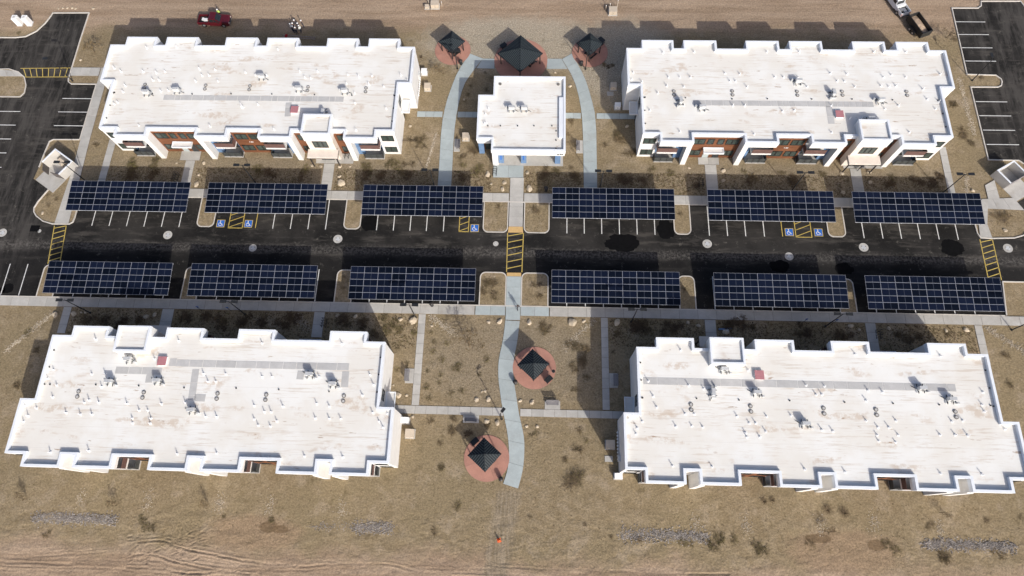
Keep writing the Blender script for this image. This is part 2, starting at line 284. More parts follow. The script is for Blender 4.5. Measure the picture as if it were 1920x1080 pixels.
# ------------------------------------------------------------------ positions read off the site (metres)
SHRUBS = [(-78.69, 78.12, 1.56, 't'), (-93.73, 82.19, 0.56, 'g'), (-67.24, 55.99, 1.12, 'g'), (-62.45, 56.06, 1.12, 'g'), (-73.87, 58.94, 0.89, 'b'),
 (-66.87, 54.42, 1.34, 'g'), (-62.57, 55.39, 1.12, 'g'), (-66.4, 53.54, 1.56, 'd'), (-62.97, 53.59, 1.34, 'd'), (-78.58, 47.52, 0.56, 'b'), (-77.59,
 48.68, 0.56, 'b'), (-79.32, 49.23, 0.45, 'b'), (-45.33, 54.45, 1.34, 'g'), (-37.52, 54.87, 1.12, 'g'), (-43.14, 53.9, 1.34, 'd'), (-38.1, 53.39,
 1.12, 'd'), (-27.12, 55.32, 1.34, 'g'), (-23.27, 55.97, 1.34, 'g'), (-27.5, 53.99, 1.34, 'd'), (-24.38, 53.89, 1.34, 'd'), (-21.03, 54.09, 1.34,
 'd'), (-22.41, 55.1, 1.12, 'g'), (-11.97, 53.79, 1.12, 'd'), (-11.83, 55.85, 0.89, 'g'), (-43.02, 28.44, 1.34, 'd'), (-40.46, 28.99, 1.34, 'd'),
 (-36.62, 29.07, 1.56, 'd'), (-27.97, 29.01, 1.56, 'd'), (-25.06, 28.58, 1.34, 'd'), (-21.82, 29.64, 0.89, 'g'), (-28.78, 35.99, 0.56, 'b'), (-28.83,
 34.3, 0.56, 'b'), (-7.09, 35.51, 1.01, 'b'), (-9.54, 55.29, 1.34, 'g'), (-11.54, 54.09, 1.12, 'd'), (6.65, 54.08, 1.34, 'd'), (1.8, 54.0, 1.34, 'd'),
 (3.32, 55.49, 1.12, 'g'), (14.79, 54.21, 1.56, 'd'), (17.56, 53.96, 1.12, 'd'), (19.16, 55.73, 0.89, 'g'), (-6.43, 35.52, 1.23, 'b'), (-5.87, 33.49,
 1.12, 'b'), (-7.1, 34.23, 1.01, 'b'), (0.56, 35.15, 1.01, 'b'), (1.06, 33.88, 0.89, 'b'), (0.36, 48.28, 1.12, 'b'), (-5.68, 48.45, 0.67, 'b'),
 (22.07, 55.48, 1.12, 'g'), (17.43, 53.67, 1.34, 'd'), (14.39, 53.62, 1.12, 'd'), (25.72, 53.22, 1.12, 'd'), (33.72, 55.66, 0.67, 'g'), (34.59, 54.22,
 1.34, 'd'), (39.71, 55.17, 0.89, 'g'), (41.58, 54.05, 1.34, 'd'), (45.94, 54.98, 1.01, 'g'), (22.85, 35.08, 0.67, 'b'), (15.98, 29.21, 1.56, 'd'),
 (20.64, 29.31, 1.34, 'd'), (30.66, 30.01, 1.56, 'd'), (29.44, 29.25, 1.34, 'd'), (39.17, 29.71, 0.89, 'd'), (23.14, 47.83, 0.67, 'b'), (46.25, 54.98,
 0.89, 'g'), (57.44, 54.87, 1.12, 'g'), (56.3, 53.99, 1.34, 'd'), (61.06, 54.35, 1.34, 'd'), (64.14, 54.97, 1.12, 'd'), (62.94, 53.81, 1.34, 'd'),
 (39.52, 55.17, 0.89, 'g'), (72.96, 48.13, 1.56, 'b'), (71.33, 48.37, 0.67, 'b'), (-67.2, 28.55, 1.34, 'd'), (-64.95, 28.35, 1.34, 'd'), (-62.22,
 28.16, 1.34, 'd'), (-59.86, 28.46, 1.12, 'd'), (-52.22, 29.12, 1.34, 'd'), (-49.51, 28.93, 1.34, 'd'), (-47.05, 28.73, 1.34, 'd'), (-46.58, 27.5,
 0.89, 'd'), (-42.52, 29.07, 1.12, 'd'), (-75.58, 26.13, 0.89, 'g'), (-73.68, 23.71, 0.89, 'b'), (-74.73, 18.19, 1.12, 'b'), (-42.92, 29.32, 1.34,
 'd'), (-40.44, 28.87, 1.34, 'd'), (-37.48, 28.43, 1.34, 'd'), (-35.2, 29.23, 1.12, 'd'), (-27.99, 29.13, 1.34, 'd'), (-25.04, 28.45, 1.34, 'd'),
 (-23.47, 27.01, 1.12, 'd'), (-21.01, 28.54, 1.56, 'g'), (-19.5, 27.59, 0.89, 'g'), (-17.7, 27.26, 0.78, 'g'), (-19.64, 25.15, 0.56, 'g'), (-19.46,
 21.83, 0.56, 'g'), (-18.15, 22.8, 0.56, 'g'), (-14.94, 27.56, 0.45, 'g'), (-14.37, 26.12, 0.45, 'g'), (-12.48, 25.92, 0.49, 'g'), (-14.38, 24.6,
 0.56, 'g'), (-13.07, 23.44, 0.63, 'g'), (-11.11, 22.49, 1.07, 'g'), (-9.07, 25.51, 2.01, 't'), (-6.53, 23.58, 0.63, 'g'), (-14.99, 21.69, 0.45, 'g'),
 (-13.1, 21.15, 0.49, 'g'), (-15.05, 19.37, 0.56, 'g'), (-14.59, 17.77, 0.67, 'g'), (-13.26, 19.99, 0.56, 'g'), (-11.45, 18.53, 0.63, 'g'), (-9.99,
 18.91, 0.56, 'g'), (-7.48, 21.4, 0.45, 'g'), (2.54, 28.31, 1.34, 'b'), (1.36, 29.14, 0.89, 'b'), (5.81, 25.72, 1.34, 'b'), (7.43, 25.52, 1.34, 'b'),
 (6.95, 23.61, 1.34, 'b'), (6.26, 22.65, 1.12, 'b'), (8.19, 21.53, 0.89, 'b'), (6.25, 19.64, 0.78, 'b'), (16.08, 28.6, 1.79, 'd'), (13.03, 27.81,
 0.89, 'd'), (12.04, 25.14, 0.56, 'b'), (0.69, 13.01, 0.78, 'g'), (7.87, 12.32, 0.56, 'g'), (6.76, 11.43, 1.01, 'b'), (5.33, 9.67, 0.89, 'b'), (6.89,
 13.82, 0.67, 'b'), (-10.58, 13.38, 1.12, 'b'), (-8.53, 12.78, 0.78, 'd'), (-12.46, 11.37, 0.67, 'b'), (-11.71, 8.38, 1.01, 'g'), (-11.1, 14.7, 0.89,
 'b'), (-14.12, 14.4, 0.67, 'b'), (-6.25, 14.16, 0.78, 'b'), (16.26, 28.83, 1.9, 'd'), (20.18, 28.4, 1.19, 'd'), (21.94, 28.96, 0.95, 'd'), (30.38,
 29.91, 1.19, 'd'), (33.03, 29.45, 0.95, 'd'), (39.77, 28.57, 1.42, 'd'), (45.61, 28.7, 1.42, 'd'), (45.76, 29.21, 1.42, 'd'), (46.83, 28.21, 0.95,
 'd'), (54.58, 28.38, 1.42, 'd'), (53.46, 28.87, 0.95, 'd'), (56.56, 28.68, 0.95, 'd'), (60.9, 28.77, 0.95, 'b'), (68.46, 26.17, 0.95, 'b'), (68.16,
 21.76, 0.95, 'b'), (-69.55, 2.81, 0.68, 's'), (-56.64, 2.28, 0.94, 's'), (-43.84, 2.46, 0.94, 's'), (-35.03, 0.46, 1.13, 'g'), (-51.36, -0.51, 1.51,
 'g'), (-52.28, 0.32, 1.13, 'g'), (-9.81, 3.22, 1.13, 'g'), (-12.49, -0.09, 1.13, 'b'), (-65.04, -1.91, 1.13, 'b'), (-11.58, 8.26, 1.32, 'g'),
 (-41.35, 0.97, 0.57, 'g'), (-26.46, -0.99, 0.38, 'g'), (0.26, 1.96, 0.61, 'b'), (7.63, 1.25, 0.61, 'b'), (11.06, -0.1, 0.61, 'b'), (24.77, -0.25,
 2.04, 'g'), (20.95, -0.72, 1.43, 'g'), (27.08, 0.17, 1.23, 'g'), (30.77, -0.79, 1.84, 'g'), (54.63, -0.99, 1.84, 'd'), (61.32, -0.79, 1.43, 'd'),
 (47.85, -0.48, 1.63, 'g'), (47.06, 0.38, 1.02, 'g'), (37.27, 0.1, 1.23, 'b'), (53.06, 2.52, 1.23, 'b'), (55.2, 3.85, 1.23, 's'), (39.68, 1.25, 1.02,
 's'), (60.72, 3.28, 0.82, 'b'), (65.32, 3.77, 0.82, 'b'), (5.71, 7.36, 2.04, 'b'), (-16.75, 74.34, 1.01, 't'), (-8.8, 74.42, 0.45, 'g'), (-7.66,
 73.28, 0.4, 'g'), (-11.27, 71.77, 0.56, 'g'), (-8.37, 70.66, 0.56, 'g'), (-11.57, 69.82, 0.56, 'g'), (-12.05, 68.53, 0.45, 'g'), (-18.48, 60.63,
 1.34, 'b'), (-18.91, 59.41, 1.12, 'b'), (-10.48, 58.62, 1.34, 'b'), (-11.72, 57.41, 1.12, 'b'), (6.44, 64.97, 1.12, 'b'), (5.38, 62.18, 0.67, 'b'),
 (11.67, 76.3, 0.67, 'd'), (12.75, 75.98, 0.89, 'd'), (12.95, 62.28, 1.34, 'b'), (14.23, 61.39, 1.34, 'b'), (15.45, 59.0, 1.34, 'b'), (11.61, 60.14,
 0.67, 'b'), (2.04, 55.84, 0.89, 'b'), (5.89, 55.89, 0.67, 'b'), (71.02, 82.58, 0.89, 't'), (68.92, 69.18, 1.34, 'b'), (70.24, 63.06, 1.34, 'b'),
 (71.2, 61.57, 1.12, 'b'), (75.17, 74.34, 0.67, 'b'), (72.3, 82.25, 0.67, 'b'), (-20.28, 60.91, 1.12, 'b'), (-18.39, 60.33, 1.34, 'b'), (-20.68,
 56.09, 1.12, 'b'), (-20.24, 77.66, 0.45, 'd')]
BOULDERS = [(-80.83, 76.37, 0.3), (-87.95, 87.83, 0.25), (-87.15, 87.94, 0.25), (-86.29, 87.95, 0.25), (-85.37, 87.96, 0.27), (-84.69, 87.85, 0.25),
 (-81.44, 87.88, 0.3), (-54.68, 55.8, 0.35), (-55.09, 53.57, 0.25), (-55.14, 51.8, 0.54), (-79.26, 46.22, 0.3), (-72.49, 29.07, 0.54), (-69.66, 29.26,
 0.49), (-68.56, 29.53, 0.22), (-67.93, 29.49, 0.22), (-58.4, 29.04, 0.44), (-57.15, 29.44, 0.4), (-59.23, 55.73, 0.2), (-36.57, 55.62, 0.32),
 (-35.12, 55.5, 0.3), (-31.97, 55.49, 0.35), (-30.27, 55.51, 0.22), (-31.8, 53.63, 0.35), (-31.34, 52.41, 0.69), (-7.63, 54.3, 0.44), (-29.27, 29.85,
 0.37), (-26.5, 29.79, 0.35), (-19.66, 29.43, 0.35), (-17.82, 29.35, 0.69), (-14.88, 28.55, 0.25), (-7.57, 54.5, 0.49), (-6.93, 52.65, 0.25), (-4.82,
 52.94, 0.4), (-5.09, 51.73, 0.44), (-0.77, 51.89, 0.62), (-1.16, 54.83, 0.35), (-5.82, 36.62, 0.22), (-6.42, 29.3, 0.3), (-4.77, 29.45, 0.49),
 (-0.34, 29.42, 0.49), (6.06, 29.61, 0.69), (7.75, 29.77, 0.35), (12.66, 29.68, 0.59), (24.97, 56.05, 0.25), (30.39, 55.66, 0.44), (30.29, 53.87,
 0.35), (49.25, 55.46, 0.35), (48.96, 52.03, 0.35), (23.11, 29.85, 0.3), (24.64, 29.44, 0.35), (46.87, 29.87, 0.44), (48.05, 29.29, 0.25), (53.61,
 55.82, 0.44), (53.44, 53.95, 0.4), (72.68, 45.82, 0.35), (69.21, 52.64, 0.35), (-19.01, 18.01, 0.49), (-17.8, 18.04, 0.25), (-19.83, 19.48, 0.17),
 (-7.7, 17.66, 0.37), (-6.01, 17.75, 0.4), (-6.96, 18.87, 0.22), (-6.51, 18.92, 0.22), (-16.66, 15.01, 0.25), (-6.48, 29.34, 0.25), (-7.7, 17.71,
 0.35), (-1.42, 17.68, 0.3), (0.27, 17.49, 0.4), (-6.12, 14.65, 0.4), (-4.59, 14.46, 0.44), (-0.44, 14.08, 0.25), (1.07, 14.07, 0.25), (5.79, 71.79,
 0.35), (-12.2, 68.84, 0.25), (15.22, 63.85, 0.35), (3.21, 74.55, 0.22), (-21.02, 63.43, 0.3), (24.48, 26.5, 0.31), (28.53, 28.45, 0.52), (63.47,
 29.59, 0.47), (60.54, 29.4, 0.31), (52.37, 29.61, 0.31)]
ROOF = [dict(vents=[(-23.95, 3.66), (-24.99, 2.52), (-22.64, 2.95), (-18.95, 2.99), (-16.69, 2.8), (-15.35, 3.03), (-15.9, 1.31), (-16.94, 1.3),
 (-21.27, 0.16), (-21.39, -1.01), (-21.82, -2.99), (-22.25, -3.36), (-9.67, 3.56), (-7.11, 3.49), (-9.03, 2.32), (-7.86, 2.33), (-9.87, 1.22), (-6.22,
 1.26), (-2.02, 3.02), (-1.62, -3.26), (-1.21, -3.7), (-13.99, -0.68), (-15.17, -0.84), (-19.44, 7.77), (-14.4, 7.98), (-17.34, -7.32), (-5.91,
 -7.31), (-1.96, 2.95), (-0.24, 2.47), (1.64, 2.49), (6.98, 3.27), (9.84, 3.3), (7.99, 2.03), (8.93, 1.98), (14.91, 2.73), (18.85, 2.55), (16.68,
 2.38), (23.55, 2.73), (24.66, 1.75), (14.85, 1.03), (20.98, 0.49), (18.51, 0.92), (16.68, -2.74), (16.39, -0.78), (21.77, -3.72), (-1.47, -3.71),
 (1.14, -3.22), (2.67, 7.66), (8.51, -4.92), (17.41, -7.73), (4.39, -7.76)],
 ac=[(-17.28, -1.33), (-12.45, -0.81), (0.94, 1.96), (7.35, -0.28), (14.84, -0.65), (11.92, -4.88)], rings=[(-18.1, 0.14), (-8.08, 0.07), (-0.81,
 -0.0), (8.69, -0.05), (18.11, -0.15)], hatch=(7.2, -4.19),
 pads=[(-14.54, -1.96, 14.75, -2.07), (5.98, -2.65, 6.17, -5.33)]),
dict(vents=[(-24.43, 3.58), (-24.73, 2.2), (-23.12, 1.76), (-18.86, 2.72), (-17.05, 2.74), (-15.37, 2.76), (-19.22, 1.05), (-20.71, -0.32), (-22.1,
 -3.6), (-16.53, 0.93), (-9.85, 3.59), (-7.48, 3.46), (-9.18, 2.07), (-8.3, 2.08), (-6.59, 0.98), (-2.05, 2.91), (-0.68, 2.92), (2.82, 1.15), (-16.75,
 -2.65), (-9.13, -2.55), (-7.29, -2.53), (-1.53, -3.48), (0.32, -3.32), (-6.32, -7.71), (-17.65, -7.44), (5.48, -7.27), (-19.49, 7.53), (-14.46,
 7.73), (-2.78, 7.84), (2.4, 7.89), (1.62, 2.95), (6.81, 3.76), (9.39, 3.64), (7.64, 2.26), (8.82, 2.27), (14.99, 3.09), (16.3, 3.56), (18.49, 3.13),
 (14.35, 1.43), (15.55, 1.29), (16.68, 1.46), (10.27, 1.23), (20.74, 0.9), (16.42, -2.24), (14.26, -2.85), (23.97, 3.8), (24.93, 2.45), (21.06,
 -1.01), (22.73, -1.43), (21.99, -2.76), (6.09, -2.37), (8.53, -4.8), (17.26, -7.06), (2.41, 7.89), (14.29, 8.01), (19.35, 8.06)],
 ac=[(-17.33, -2.06), (-14.04, -3.2), (1.38, 1.89), (6.5, -0.3), (13.63, -1.54), (11.5, -5.05)], rings=[(-18.17, -0.29), (-9.0, -0.18), (1.11, -0.13),
 (8.12, -0.04), (18.1, 0.04)], hatch=(7.02, -4.04),
 pads=[(-15.24, -2.04, 12.74, -1.76), (5.73, -2.43, 5.7, -5.7)]),
dict(vents=[(17.37, -7.69), (22.21, -3.22), (16.71, -2.75), (14.82, -2.8), (22.73, -2.02), (21.19, -1.11), (14.89, -1.04), (21.3, 0.52), (24.84,
 1.79), (23.1, 2.07), (23.95, 3.15), (24.38, 3.9), (18.87, 2.61), (16.88, 2.77), (15.3, 2.73), (16.18, 0.83), (14.75, 1.12), (16.75, 1.17), (10.86,
 1.17), (8.99, 2.05), (7.8, 2.02), (9.69, 3.12), (7.14, 3.06), (9.5, 3.74), (7.1, 3.73), (6.13, 1.12), (2.9, 0.83), (-0.22, 2.66), (-1.71, 2.63),
 (1.18, -3.16), (-1.89, -3.18), (0.38, -2.08), (-0.71, -2.1), (19.61, 7.82), (14.52, 7.49), (2.63, 7.59), (-2.57, 7.35), (8.42, -5.06), (5.57, -7.72),
 (-6.97, -2.91), (-8.33, -2.94), (-14.83, -3.05), (-21.71, -3.53), (-22.34, -2.18), (-20.99, -0.7), (-14.93, 0.57), (-6.52, 1.03), (-8.05, 1.84),
 (-8.95, 1.82), (-6.82, 2.82), (-9.9, 3.01), (-7.49, 3.64), (-9.13, 3.7), (-15.02, 2.51), (-16.89, 2.51), (-18.41, 2.47), (-22.62, 1.59), (-24.58,
 1.65), (-23.58, 2.71), (-24.18, 3.49), (-14.23, 7.45), (-19.27, 7.42), (-6.2, -7.64), (-17.37, -7.77), (-10.43, 1.04), (-16.69, 0.89)],
 ac=[(11.83, -4.87), (13.74, -1.72), (7.2, -1.98), (1.68, 1.87), (-13.55, -3.34), (-16.89, -2.11)], rings=[(17.91, 0.05), (8.91, -0.03), (-1.25,
 -0.12), (-7.91, -0.13), (-18.48, -0.22)], hatch=(7.2, -4.75),
 pads=[(13.58, -3.38, 6.86, -3.47), (5.32, -4.57, -18.71, -4.72), (2.4, -3.79, 2.17, 0.49), (-12.21, -3.91, -12.16, -2.66), (-18.32, -3.96, -18.41,
 -1.72), (8.62, -2.94, 8.57, -1.73), (5.84, -5.23, 5.78, -4.11), (1.8, 0.16, 0.32, 0.17)]),
dict(vents=[(17.36, -7.87), (21.95, -3.47), (16.6, -3.02), (14.63, -2.62), (20.99, -0.0), (21.37, -1.44), (18.59, 2.47), (16.51, 2.36), (15.1, 2.45),
 (17.29, 0.8), (16.08, 0.77), (10.51, 0.96), (6.68, 0.87), (9.01, 1.8), (8.19, 1.78), (9.61, 3.05), (6.99, 2.83), (9.49, 3.59), (7.82, 3.54), (3.5,
 0.68), (-0.29, 2.44), (-1.67, 2.57), (24.69, 1.64), (22.95, 1.93), (23.64, 2.82), (23.82, 3.58), (19.31, 7.51), (14.28, 7.48), (2.55, 7.48), (8.5,
 -5.27), (1.04, -3.39), (-1.38, -3.33), (-0.13, -2.18), (-0.9, -2.2), (-7.0, -2.9), (-8.89, -2.72), (-6.57, -1.55), (-6.16, 1.1), (-9.99, 1.0),
 (-7.53, 1.93), (-8.94, 1.9), (-7.27, 2.91), (-9.96, 2.84), (-7.36, 3.69), (-9.48, 3.77), (-15.31, 2.7), (-17.24, 2.65), (-18.83, 2.68), (-21.96,
 -3.04), (-21.5, -1.36), (-21.63, -0.48), (-17.16, 0.93), (-18.58, 0.79), (-23.71, 1.74), (-25.07, 1.81), (-2.51, 7.66), (-14.45, 7.55), (-19.6,
 7.52), (-17.4, -7.83), (-6.08, -7.81)],
 ac=[(11.81, -5.26), (13.56, -2.08), (7.79, -2.22), (1.93, 1.73), (-13.85, -3.29), (-17.4, -1.92)], rings=[(16.46, -0.11), (8.66, -0.08), (-0.84,
 -0.04), (-7.63, -0.03), (-17.83, -0.0)], hatch=(7.16, -4.61),
 pads=[(22.62, -3.52, -18.56, -3.4)])]
TRACKS = [[(-52.36, -2.66), (-49.98, -2.29), (-48.32, -2.61), (-46.75, -3.23), (-43.5, -3.66), (-39.82, -4.21), (-36.17, -4.75), (-31.85, -5.14),
 (-29.05, -5.0), (-26.27, -4.66)], [(-53.38, -4.47), (-50.61, -4.02), (-49.1, -4.35), (-47.56, -4.82), (-44.31, -5.38), (-40.96, -5.8), (-36.64,
 -6.18)], [(-53.08, -5.76), (-48.76, -5.9), (-45.85, -6.2), (-44.95, -6.43), (-43.01, -6.18), (-40.23, -5.9)], [(-70.65, -5.42), (-65.34, -4.77),
 (-58.18, -4.23), (-53.63, -3.44), (-51.64, -2.54)], [(-45.67, -3.21), (-40.08, -4.04), (-34.55, -4.86), (-25.64, -4.67), (-20.34, -4.35), (-16.78,
 -4.51), (-14.6, -5.25)], [(-70.45, -6.08), (-63.17, -6.03), (-54.11, -5.99), (-47.18, -6.38)], [(-20.97, -5.12), (-19.62, -4.49), (-17.5, -4.37),
 (-14.59, -5.42)], [(-14.64, -4.77), (-7.94, -4.74), (-2.69, -4.42)], [(-4.07, 4.93), (-4.6, -0.2), (-5.1, -5.46)], [(-1.67, 5.0), (-1.96, -0.13),
 (-2.31, -5.37)], [(-2.99, 5.31), (-3.53, -0.17), (-3.91, -5.42)], [(-4.18, -4.28), (3.79, -4.39), (15.09, -4.48), (26.32, -4.35)], [(-48.56, 3.03),
 (-48.22, -2.11)], [(-46.04, 3.09), (-45.83, -2.38)], [(23.58, -1.71), (22.5, -4.32)], [(25.7, -1.32), (24.75, -4.58)], [(28.81, -1.56), (28.25,
 -3.83)]]

# ================================================================== the ground
from mathutils import noise as mnoise
def track_height(x, y):
    h = 0.0
    for seg in TBK.get(int(x // 2), ()):
        (ax, ay), (bx, by), wd, dp = seg
        if not (min(ax, bx) - 1.5 < x < max(ax, bx) + 1.5 and min(ay, by) - 1.5 < y < max(ay, by) + 1.5): continue
        dx, dy = bx - ax, by - ay; L2 = dx * dx + dy * dy; t = max(0, min(1, ((x - ax) * dx + (y - ay) * dy) / L2))
        d = math.hypot(x - ax - t * dx, y - ay - t * dy)
        q = -dp * math.exp(-(d / (wd * .55)) ** 2) + dp * .9 * math.exp(-((d - wd * 1.15) / (wd * .4)) ** 2)
        if abs(q) > abs(h): h = q
    return h
TSEG = []
for i, tr in enumerate(TRACKS):
    p = smooth([tuple(q) for q in tr], 2); deep = i in (0, 1, 2, 3, 4, 5, 6)
    wd_ = random.uniform(.2, .27) if deep else .2
    for off, am in (((0, 1), (.42, .7), (-.5, .55), (.95, .5), (1.5, .35), (-1.1, .3)) if deep else ((0, 1),)):
        for k_, (a, b) in enumerate(zip(p[:-1], p[1:])):
            md = max(0, 1.1 * mnoise.noise(Vector((a[0] * .22, off * 5 + i * 3.1, .5))) + (.75 if off == 0 else .25)); oy = off + .15 * mnoise.noise(Vector((a[0] * .5, off, i)))
            TSEG.append(((a[0], a[1] + oy), (b[0], b[1] + oy), wd_ * (.6 + .4 * am), am * md * ((.062 if i < 3 else .036) if deep else .025)))
rt_ = random.Random(3)
for k in range(60):                                   # churned clods where the machine turned
    x, y = rt_.uniform(-54, -43), rt_.uniform(-5.4, -1.4); a = rt_.uniform(-.4, 2.2); l = rt_.uniform(.4, 1.5)
    TSEG.append(((x, y), (x + l * math.cos(a), y + l * math.sin(a)), rt_.uniform(.12, .24), rt_.uniform(.03, .075)))
for k in range(22):
    x, y = rt_.uniform(-80, 66), rt_.uniform(-9.5, -4.2); l = rt_.uniform(3, 11)
    TSEG.append(((x, y), (x + l, y + rt_.uniform(-.4, .4)), rt_.uniform(.16, .3), rt_.uniform(.03, .07)))
TBK = {}
for sg in TSEG:
    for kx in range(int((min(sg[0][0], sg[1][0]) - 1.5) // 2), int((max(sg[0][0], sg[1][0]) + 1.5) // 2) + 1): TBK.setdefault(kx, []).append(sg)
def axis(lo, hi, fine0, fine1, step):
    a = [lo, lo * .55 + fine0 * .45, fine0 - 12]
    k = fine0
    while k < fine1: a.append(k); k += step
    return a + [fine1, fine1 + 12, hi * .55 + fine1 * .45, hi]
gx = axis(-4000, 4000, -82, 72, .21); gy = axis(-4000, 4000, -10, 6.0, .105)
gv = []; gf = []
for yy in gy:
    for xx in gx:
        z = 0.0
        if -10.5 < yy < 5.8 and -82 <= xx <= 72: z = track_height(xx, yy) + (.06 * mnoise.noise(Vector((xx * .45, yy * .9, 0))) + .035 * mnoise.noise(Vector((xx * 1.6, yy * 2.2, 3))) + .018 * mnoise.noise(Vector((xx * 3.6, yy * 4.4, 7)))) * min(1, max(0, (4.0 - yy) / 4))
        gv.append((xx, yy, z))
nx = len(gx)
for j in range(len(gy) - 1):
    for i in range(nx - 1): gf.append((j * nx + i, j * nx + i + 1, (j + 1) * nx + i + 1, (j + 1) * nx + i))
gm = bpy.data.meshes.new('ground'); gm.from_pydata(gv, [], gf); gm.materials.append(G['soil']); gm.polygons.foreach_set('use_smooth', [True] * len(gf)); gm.update()
struct(link('ground', gm))

# ================================================================== asphalt and kerbs
W_OUT = [(-130, 81.05), (-94, 81.05), (-92.16, 81.31), (-90.47, 82.57), (-89.36, 84.37), (-88.89, 85.64), (-88.59, 86.7), (-81.99, 86.78), (-82.05, 80.5), (-81.98, 72.3), (-81.8, 71.64), (-81.16, 71.15), (-76.72, 71.13), (-76.74, 60.07)]
W_ISL = [(-76.74, 60.06), (-81.23, 60.02), (-81.84, 59.6), (-82.12, 56.78), (-82.25, 54.6)]
W_ISL2 = [(-79.53, 50.43), (-80.6, 48.3), (-80.95, 47.1), (-80.75, 46.3), (-80.18, 45.6), (-78.83, 44.68), (-77.14, 44.2), (-74.31, 44.22), (-73.75, 44.6), (-73.63, 45.4), (-73.63, 49.35)]
E_ISL = [(68.2, 49.35), (68.21, 46.69), (68.25, 45.2), (68.6, 44.4), (70.45, 44.3), (73.8, 44.45), (75.33, 44.93), (76.5, 46.3), (76.9, 48.2), (76.35, 49.29)]
E_LOT = [(78.75, 55.6), (78.36, 57.6), (77.6, 58.3), (72.89, 58.35), (73.03, 72.23), (77.46, 72.28), (78.13, 72.61), (78.42, 73.4), (78.37, 74.06), (77.64, 74.85), (72.94, 74.97), (73.23, 89.01), (77.75, 89.04), (78.41, 89.58), (78.62, 90.57), (85.35, 90.62), (85.76, 89.45), (87, 88.8), (130, 88.8)]
asph = [(-130, 31.98)] + W_OUT + W_ISL[1:] + [(-82.54, 52.44), (-79.72, 50.68)] + W_ISL2 + E_ISL + [(75.67, 50.73), (78.7, 52.5)] + E_LOT + [(130, 37.36), (70.27, 37.36), (69.66, 31.98)]
struct(MB().prism(asph, -.05, .012).build('asphalt_road', G['asphalt']))
def kerb(pts, side=1, it=0, closed=False):
    p = smooth(pts, it, closed) if it else pts
    struct(sweep(MB(), p, 0, .16 * side, 0, .14, closed).build('kerb', G['kerb']))
for p in (W_OUT, W_ISL, W_ISL2, E_ISL, E_LOT): kerb(p)
kerb([(-73.6, 49.35), (68.2, 49.35)]); kerb([(69.66, 31.98), (70.27, 37.36), (130, 37.36)], -1); kerb([(-130, 31.98), (69.5, 31.98)], -1)
def island(x0, x1, y0, y1, r=.9, end='S', name='planting_island'):
    ys, yo = (y0, y1) if end == 'S' else (y1, y0); sg = 1 if end == 'S' else -1; pts = [(x0, yo)]
    for k in range(7):
        a = math.pi * .5 * k / 6; pts.append((x0 + r - r * math.cos(a), ys + sg * (r - r * math.sin(a))))
    for k in range(7):
        a = math.pi * .5 * k / 6; pts.append((x1 - r + r * math.sin(a), ys + sg * (r - r * math.cos(a))))
    pts.append((x1, yo))
    struct(MB().prism(pts, 0, .105).build(name, G['soil'])); kerb(pts, 1 if end == 'S' else -1)
for x0, x1 in ((-53.7, -50.85), (-30.1, -27.35), (21.9, 24.6), (45.55, 48.35)): island(x0, x1, 44.15, 49.34)
for x0, x1 in ((-8.0, -4.0), (-1.55, 2.5)): island(x0, x1, 44.0, 49.34, .9)
for x0, x1 in ((-76.3, -73.6), (-53.8, -51.2), (-30.1, -27.4), (22.0, 24.55), (45.6, 48.2)): island(x0, x1, 31.99, 37.3, .9, 'N')
for x0, x1 in ((-8.05, -3.95), (-1.72, 2.45)): island(x0, x1, 31.99, 37.35, .9, 'N')
li = [(-96, 74.25), (-93.14, 74.34), (-91.24, 73.72), (-89.76, 72.55), (-89.0, 70.89), (-88.81, 69.24), (-89.39, 68.35), (-96, 68.3)]
struct(MB().prism(li, 0, .105).build('planting_island', G['soil'])); kerb(li, -1)

# ================================================================== walks: each slab a piece of its own
def slab_mesh(quad, z0, z1, mat):
    c = (sum(p[0] for p in quad) / len(quad), sum(p[1] for p in quad) / len(quad))
    q = []
    for p in quad:
        d = math.hypot(p[0] - c[0], p[1] - c[1]); k = max(0, d - .022) / d; q.append((c[0] + (p[0] - c[0]) * k, c[1] + (p[1] - c[1]) * k))
    mb = MB(); mb.prism([(a - c[0], b - c[1]) for a, b in q], z0, z1); return mb.mesh('slab', mat), c
def walk_strip(L, Rr, name='walkway', step=1.6, mat='concrete', z=.07):
    """left and right edge polylines (same direction) cut into slabs"""
    def cum(P):
        s = [0]
        for a, b in zip(P[:-1], P[1:]): s.append(s[-1] + math.hypot(b[0] - a[0], b[1] - a[1]))
        return s
    def at(P, s, t):
        d = t * s[-1]
        for i in range(len(P) - 1):
            if d <= s[i + 1] + 1e-9:
                k = (d - s[i]) / max(1e-9, s[i + 1] - s[i]); return (P[i][0] + (P[i + 1][0] - P[i][0]) * k, P[i][1] + (P[i + 1][1] - P[i][1]) * k)
        return P[-1]
    sL, sR = cum(L), cum(Rr); n = max(1, round(max(sL[-1], sR[-1]) / step)); LL = [at(L, sL, i / n) for i in range(n + 1)]; RR = [at(Rr, sR, i / n) for i in range(n + 1)]
    K_ = 1 if len(L) < 5 else 5; lf = [at(L, sL, i / (n * K_)) for i in range(n * K_ + 1)]; rf = [at(Rr, sR, i / (n * K_)) for i in range(n * K_ + 1)]
    base = struct(MB().prism(lf + rf[::-1], 0, z - .03).build(name, G['joint']))
    for i in range(n):
        me, c = slab_mesh(rf[i * K_:(i + 1) * K_ + 1] + lf[i * K_:(i + 1) * K_ + 1][::-1], z - .03, z + random.uniform(-.004, .004), G[mat]); link('slab', me, base, (c[0], c[1], 0))
    return base
